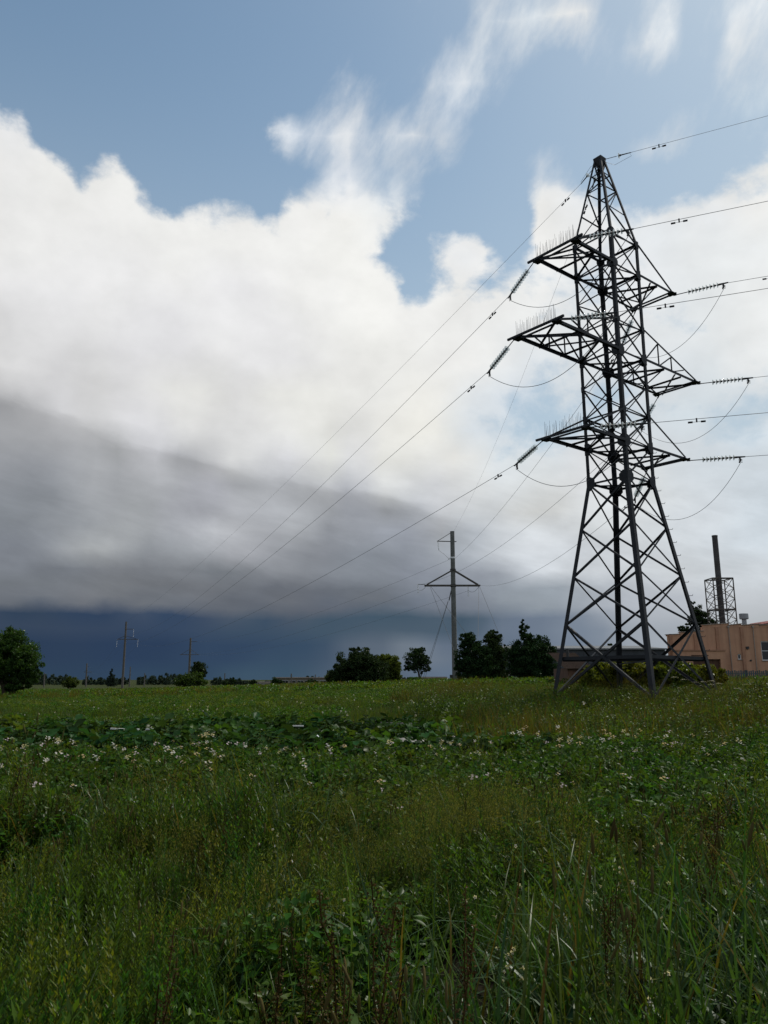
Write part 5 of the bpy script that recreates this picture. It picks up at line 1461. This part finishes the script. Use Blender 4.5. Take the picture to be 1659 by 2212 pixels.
idx = np.where(rough & (rng.random(len(x)) < .6), 6, idx); idx = np.where(rough & (b > .42) & (rng.random(len(x)) < .45), 5, idx); idx = np.where(rough & (rng.random(len(x)) < .14), 7, idx)
orange = rough & (y < 24) & (np.abs(x - 3.4) < 1.5); idx = np.where(orange & (rng.random(len(x)) < .75), 5, idx)
s_ = rng.uniform(.7, 1.15, len(x)) * np.where(mm, np.where(x > 5.5, np.where(y < 33, .95 + .75 * vnoise(x + 7, y + 3, 1.6, 83), .9), 1.3), .85)
clear = (np.hypot(x - TX, y - TY) > 0)
scatter('field_weeds', 'weedy grass covering the middle of the field and the bank under the pylon', 'grass', mid_k, np.stack([x, y, ground(x, y)], -1), s_, idx)

# --- far grass
far_k = [clump('tuft', 40, .55, .7, .35, .6, .03, [L_GRASS, L_DRY], [4, 1.3], 3), clump('tuft', 40, .6, .7, .3, .6, .03, [L_DRY, L_GRASS], [3, 2], 3), forb('forb', .5, .75, 150, L_WEED, .18, .11), forb('forb', .5, .75, 130, L_YEL, .17, .1, 0)]
x, y = region(1.25, 60, 135, .58, 6)
u = rng.random(len(x)); a = vnoise(x + 200, y + 200, 9.0, 41)
idx = np.where(u < .55, 0, 2); idx = np.where(rng.random(len(x)) < .06, 3, idx); idx = np.where((a > .5) & (rng.random(len(x)) < .5) | ((np.abs(x + 10) < 9) & (y > 85) & (rng.random(len(x)) < .7)), 1, idx)
scatter('far_meadow', 'yellowish far meadow grass reaching to the trees', 'grass', far_k, np.stack([x, y, ground(x, y)], -1), rng.uniform(.8, 1.4, len(x)), idx)

# --- cabbages and pumpkins in the dark row: single plants
def broad_leaf(vb, p, d, n, L, W, mi):
    """Rounded, wavy leaf blade as a strip of four segments either side of the midrib."""
    d = d.normalized(); x = d.cross(n)
    if x.length < 1e-4: x = Vector((1, 0, 0))
    x.normalize(); n = x.cross(d); b = len(vb.V); prof = [0.12, .75, 1.0, .85, .12]; ph = R.uniform(0, 6.28)
    for i, w in enumerate(prof):
        t = i / 4; c = p + d * L * t - n * .28 * L * t * t
        for q in (-1, 0, 1): vb.V.append(c + x * q * W * .5 * w + n * (abs(q) * .16 * W + .09 * W * math.sin(ph + 2.6 * i + 1.7 * q)))
    for i in range(4):
        for q in range(2): vb.F.append((b + i * 3 + q, b + i * 3 + q + 1, b + i * 3 + q + 4, b + i * 3 + q + 3)); vb.M.append(mi)

def cabbage_mesh(n, L, W, h, m):
    vb = VB()
    for k in range(n):
        az = k * 2.4 + R.uniform(-.4, .4); f = (k + .5) / n; rad = .30 * (1 - f * .75) * R.uniform(.5, 1.1)
        e = Vector((math.cos(az) * rad, math.sin(az) * rad, h * (.25 + .75 * f) * R.uniform(.75, 1.1)))
        vb.tube([Vector((0, 0, 0)), e * .5 + Vector((0, 0, .06)), e], .006, 0)
        broad_leaf(vb, e, Vector((math.cos(az), math.sin(az), R.uniform(-.35, .9))), Vector((R.gauss(0, .3), R.gauss(0, .3), 1)), L * R.uniform(.6, 1.2), W * R.uniform(.65, 1.15), 1)
    return vb.mesh('leaf_rosette', [L_STEM, m])
cab = [cabbage_mesh(26, .20, .17, .46, L_CAB), cabbage_mesh(22, .24, .19, .52, L_CAB), cabbage_mesh(24, .22, .20, .44, L_POT)]
stemm = MB().tube([(0, 0, -.05), (0, 0, .2)], [.02, .03], 6).mesh('stem', L_STEM)
r2 = random.Random(5)
rows = [15.6, 16.5, 17.4, 18.4, 19.5, 20.7, 22.0, 23.4]
cnt = 0
for ri, ry in enumerate(rows):
    x = -13.5 + r2.random() * .5
    while x < 3.0 - ri * .15:
        yy = ry + r2.gauss(0, .12); j = r2.choices((0, 1, 2), (3, 3, 2))[0]
        if abs(x) < .62 * yy + 1 and r2.random() < .93:
            t = empty('cabbage_plant', (x, yy, gz(x, yy)), 'broad-leaved cabbage plant in the dark vegetable rows across the field', 'plant', 'cabbages in the dark vegetable rows')
            s = r2.uniform(.8, 1.25); t.scale = (s, s, s); t.rotation_euler = (0, 0, r2.uniform(0, 6.28))
            link(bpy.data.objects.new('leaf_rosette', cab[j]), t); link(bpy.data.objects.new('stem', stemm), t); cnt += 1
        x += r2.uniform(.46, .74)

# --- things lying in the vegetable rows
def plank(pa, pb, Y, z, m, name, label, w=.07, h=.032):
    a, b = at(*pa, Y), at(*pb, Y); a.z = gz(a.x, Y) + z; b.z = gz(b.x, Y) + z
    c = (a + b) / 2
    solo(MB().bar(a, b, w, h), name, m, c, label, 'plank')
plank((240, 1560), (269, 1562), 19.4, .45, WHITEP, 'white_batten', 'white batten lying in the cabbages, left piece of three')
plank((286, 1562), (301, 1563), 19.4, .45, WHITEP, 'white_batten', 'shortest white batten in the cabbages, middle piece of three')
plank((316, 1563), (337, 1564), 19.4, .45, WHITEP, 'white_batten', 'white batten lying in the cabbages, right piece of three')
plank((455, 1556), (478, 1555), 20.4, .45, GREYP, 'grey_batten', 'dull grey batten lying right of the white battens')
plank((630, 1552), (656, 1551), 21.5, .45, WHITEP, 'white_batten', 'single pale batten far right of the other battens')
plank((822, 1551), (890, 1547), 21.5, .45, GREYP, 'old_board', 'long weathered board at the right end of the vegetable rows')
def crumple(px, py, Y, label, w, h, m, name, z):
    c = at(px, py, Y); c.z = gz(c.x, Y) + z; nx, ny = 12, 6; V = []
    for j in range(ny + 1):
        for i in range(nx + 1):
            V.append((c.x + (i / nx - .5) * w, c.y + (j / ny - .5) * .35, c.z + h * math.sin(math.pi * j / ny) * (.6 + .4 * math.sin(i * 1.1 + j)) + r2.uniform(-.006, .006) - .1 * abs(i / nx - .5) ** 2))
    F = [(j * (nx + 1) + i, j * (nx + 1) + i + 1, (j + 1) * (nx + 1) + i + 1, (j + 1) * (nx + 1) + i) for j in range(ny) for i in range(nx)]
    solo(MB().add(V, F), name, m, (c.x, c.y, c.z), label, 'sheet', smooth=True)
crumple(677, 1577, 17.6, 'crumpled white plastic sheet in the vegetable rows', .26, .06, PLASTIC, 'plastic_sheet', .42)
crumple(880, 1582, 17.2, 'dull grey cloth draped at the right end of the rows', .7, .07, GREYP, 'grey_cloth', .38)

# --- dock stalks, campions and umbels: single plants near the camera
def place(nm, label, cat, group, px, py, hz, parts, smin=.85, smax=1.15, stuff=None):
    """Stand a plant so that its top (height hz) shows at a pixel."""
    r = ray(px, py); s = (hz + 0.0 - EYE) / r.z if r.z < -.02 else 8; s = max(2.0, min(s, 60)); X, Yy = r.x * s, r.y * s
    t = empty(nm, (X, Yy, gz(X, Yy)), label, cat, group); q = r2.uniform(smin, smax); t.scale = (q, q, q); t.rotation_euler = (r2.gauss(0, .06), r2.gauss(0, .06), r2.uniform(0, 6.28))
    for me in parts:
        o = link(bpy.data.objects.new(me.name.split('.')[0], me), t)
        if o.name.split('.')[0] in ('seed_head', 'flower_head', 'leaf'): o['kind'] = 'stuff'
ORD = ['first', 'second', 'third', 'fourth', 'fifth', 'sixth', 'seventh', 'eighth', 'ninth', 'tenth', 'eleventh', 'twelfth', 'thirteenth', 'fourteenth', 'fifteenth', 'sixteenth']
for i, (px, py) in enumerate(sorted([(295, 2120), (610, 2080), (655, 2050), (690, 2120), (735, 2140), (790, 2060), (965, 2075), (1300, 1960), (1340, 1975), (1500, 1850), (1560, 1830)])):
    place('dock_plant', f'rust-brown seeding dock stalk, {ORD[i]} from the left in the near grass', 'plant', 'brown dock stalks', px, py, .74, r2.choice(docks), stuff='seed_head')

def campion_parts():
    st = VB(); fl = VB(); p = stalk(st, Vector((0, 0, 0)), .72, .9, .22, 0, .003); lf = VB()
    for k in range(R.randint(4, 7)):
        q = p[3].lerp(p[4], R.random()) if k else p[4]; az = R.uniform(0, 6.28); e = q + Vector((math.cos(az) * .07, math.sin(az) * .07, R.uniform(-.02, .06))); st.tube([q, e], .0016, 0)
        n = Vector((math.cos(az), math.sin(az), R.uniform(-.5, .4))).normalized(); x = n.cross(Vector((0, 0, 1))).normalized(); y = n.cross(x)
        fl.tube([e - n * .018, e - n * .006, e], [.004, .008, .006], 1, 6)
        for z in range(5):
            a = z * 1.2566; fl.leaf(e, x * math.cos(a) + y * math.sin(a) + n * .35, n, .014, .011, 0, .1)
    for k in range(8): lf.leaf(p[k % 3 + 1] * 1.0, Vector((math.cos(k * 2.1), math.sin(k * 2.1), .4)), Vector((0, 0, 1)), .07, .02, 0)
    return st.mesh('stem', [L_STEM]), fl.mesh('flower_head', [L_WHITE, L_SEED]), lf.mesh('leaf', [L_WEED])
camps = [campion_parts() for _ in range(4)]
for i, (px, py) in enumerate(sorted([(1030, 1955), (1062, 1968), (1085, 1905), (1112, 1838), (1278, 1852), (1330, 1850), (1368, 1828), (1395, 1882), (1350, 1915), (1392, 2045), (710, 1895), (558, 1760), (620, 1775), (1470, 1800)])):
    place('white_campion', f'white campion with nodding flowers, {ORD[i]} from the left in the near grass', 'plant', 'white campions', px, py, .70, r2.choice(camps), .7, 1.0)

def umbel_parts(m=None):
    st = VB(); fl = VB(); p = stalk(st, Vector((0, 0, 0)), 1.0, .5, .08, 0, .006)
    for k in range(16):
        az = k * 2.4; rr = .13 * math.sqrt((k + .5) / 16); e = p[4] + Vector((rr * math.cos(az), rr * math.sin(az), .08 - rr * rr * 2)); st.tube([p[4] - Vector((0, 0, .04)), e], .0018, 0)
        for q in range(9): fl.leaf(e + Vector((R.gauss(0, .014), R.gauss(0, .014), 0)), Vector((R.gauss(0, 1), R.gauss(0, 1), .1)), Vector((0, 0, 1)), .02, .018, 0, .0)
    lf = VB()
    for k in range(20): lf.leaf(p[k % 3], Vector((math.cos(k * 2.1), math.sin(k * 2.1), .5)), Vector((0, 0, 1)), .16, .06, 0)
    return st.mesh('stem', [L_STEM]), fl.mesh('flower_head', [L_WHITE]), lf.mesh('leaf', [L_WEED])
umb = [umbel_parts() for _ in range(3)]
def c7d(x, y): return c7(x, y)
for i, (x, y) in enumerate(sorted([(600, 1790), (695, 1815), (812, 1840), (935, 1842), (973, 1830), (1030, 1870), (1110, 1860), (885, 1880), (640, 1905), (1300, 1910), (1345, 1905), (1380, 1865)])):
    p = c7(x, y); Y = r2.uniform(27.5, 30.5); w = at(*p, Y); g = gz(w.x, Y); h = max(.55, w.z - g)
    t = empty('wild_carrot', (w.x, Y, g), f'white-topped umbel on the bank by the right pylon leg, {ORD[i]} from the left', 'plant', 'white umbels by the right pylon leg'); t.scale = (h, h, h); t.rotation_euler = (0, 0, r2.uniform(0, 6.28))
    for me in r2.choice(umb):
        o = link(bpy.data.objects.new(me.name.split('.')[0], me), t)
        if me.name.startswith('flower'): o['kind'] = 'stuff'
for i, (x, y) in enumerate(sorted([(455, 1488), (510, 1487), (540, 1486), (700, 1489), (738, 1490), (790, 1486), (815, 1484), (400, 1492)])):
    Y = r2.uniform(52, 62); w = at(x, y, Y); g = gz(w.x, Y); h = max(.6, w.z - g)
    t = empty('wild_carrot', (w.x, Y, g), f'pale umbel along the far edge of the field, {ORD[i]} from the left', 'plant', 'pale umbels along the far field edge'); t.scale = (h, h, h); t.rotation_euler = (0, 0, r2.uniform(0, 6.28))
    for me in r2.choice(umb):
        o = link(bpy.data.objects.new(me.name.split('.')[0], me), t)
        if me.name.startswith('flower'): o['kind'] = 'stuff'
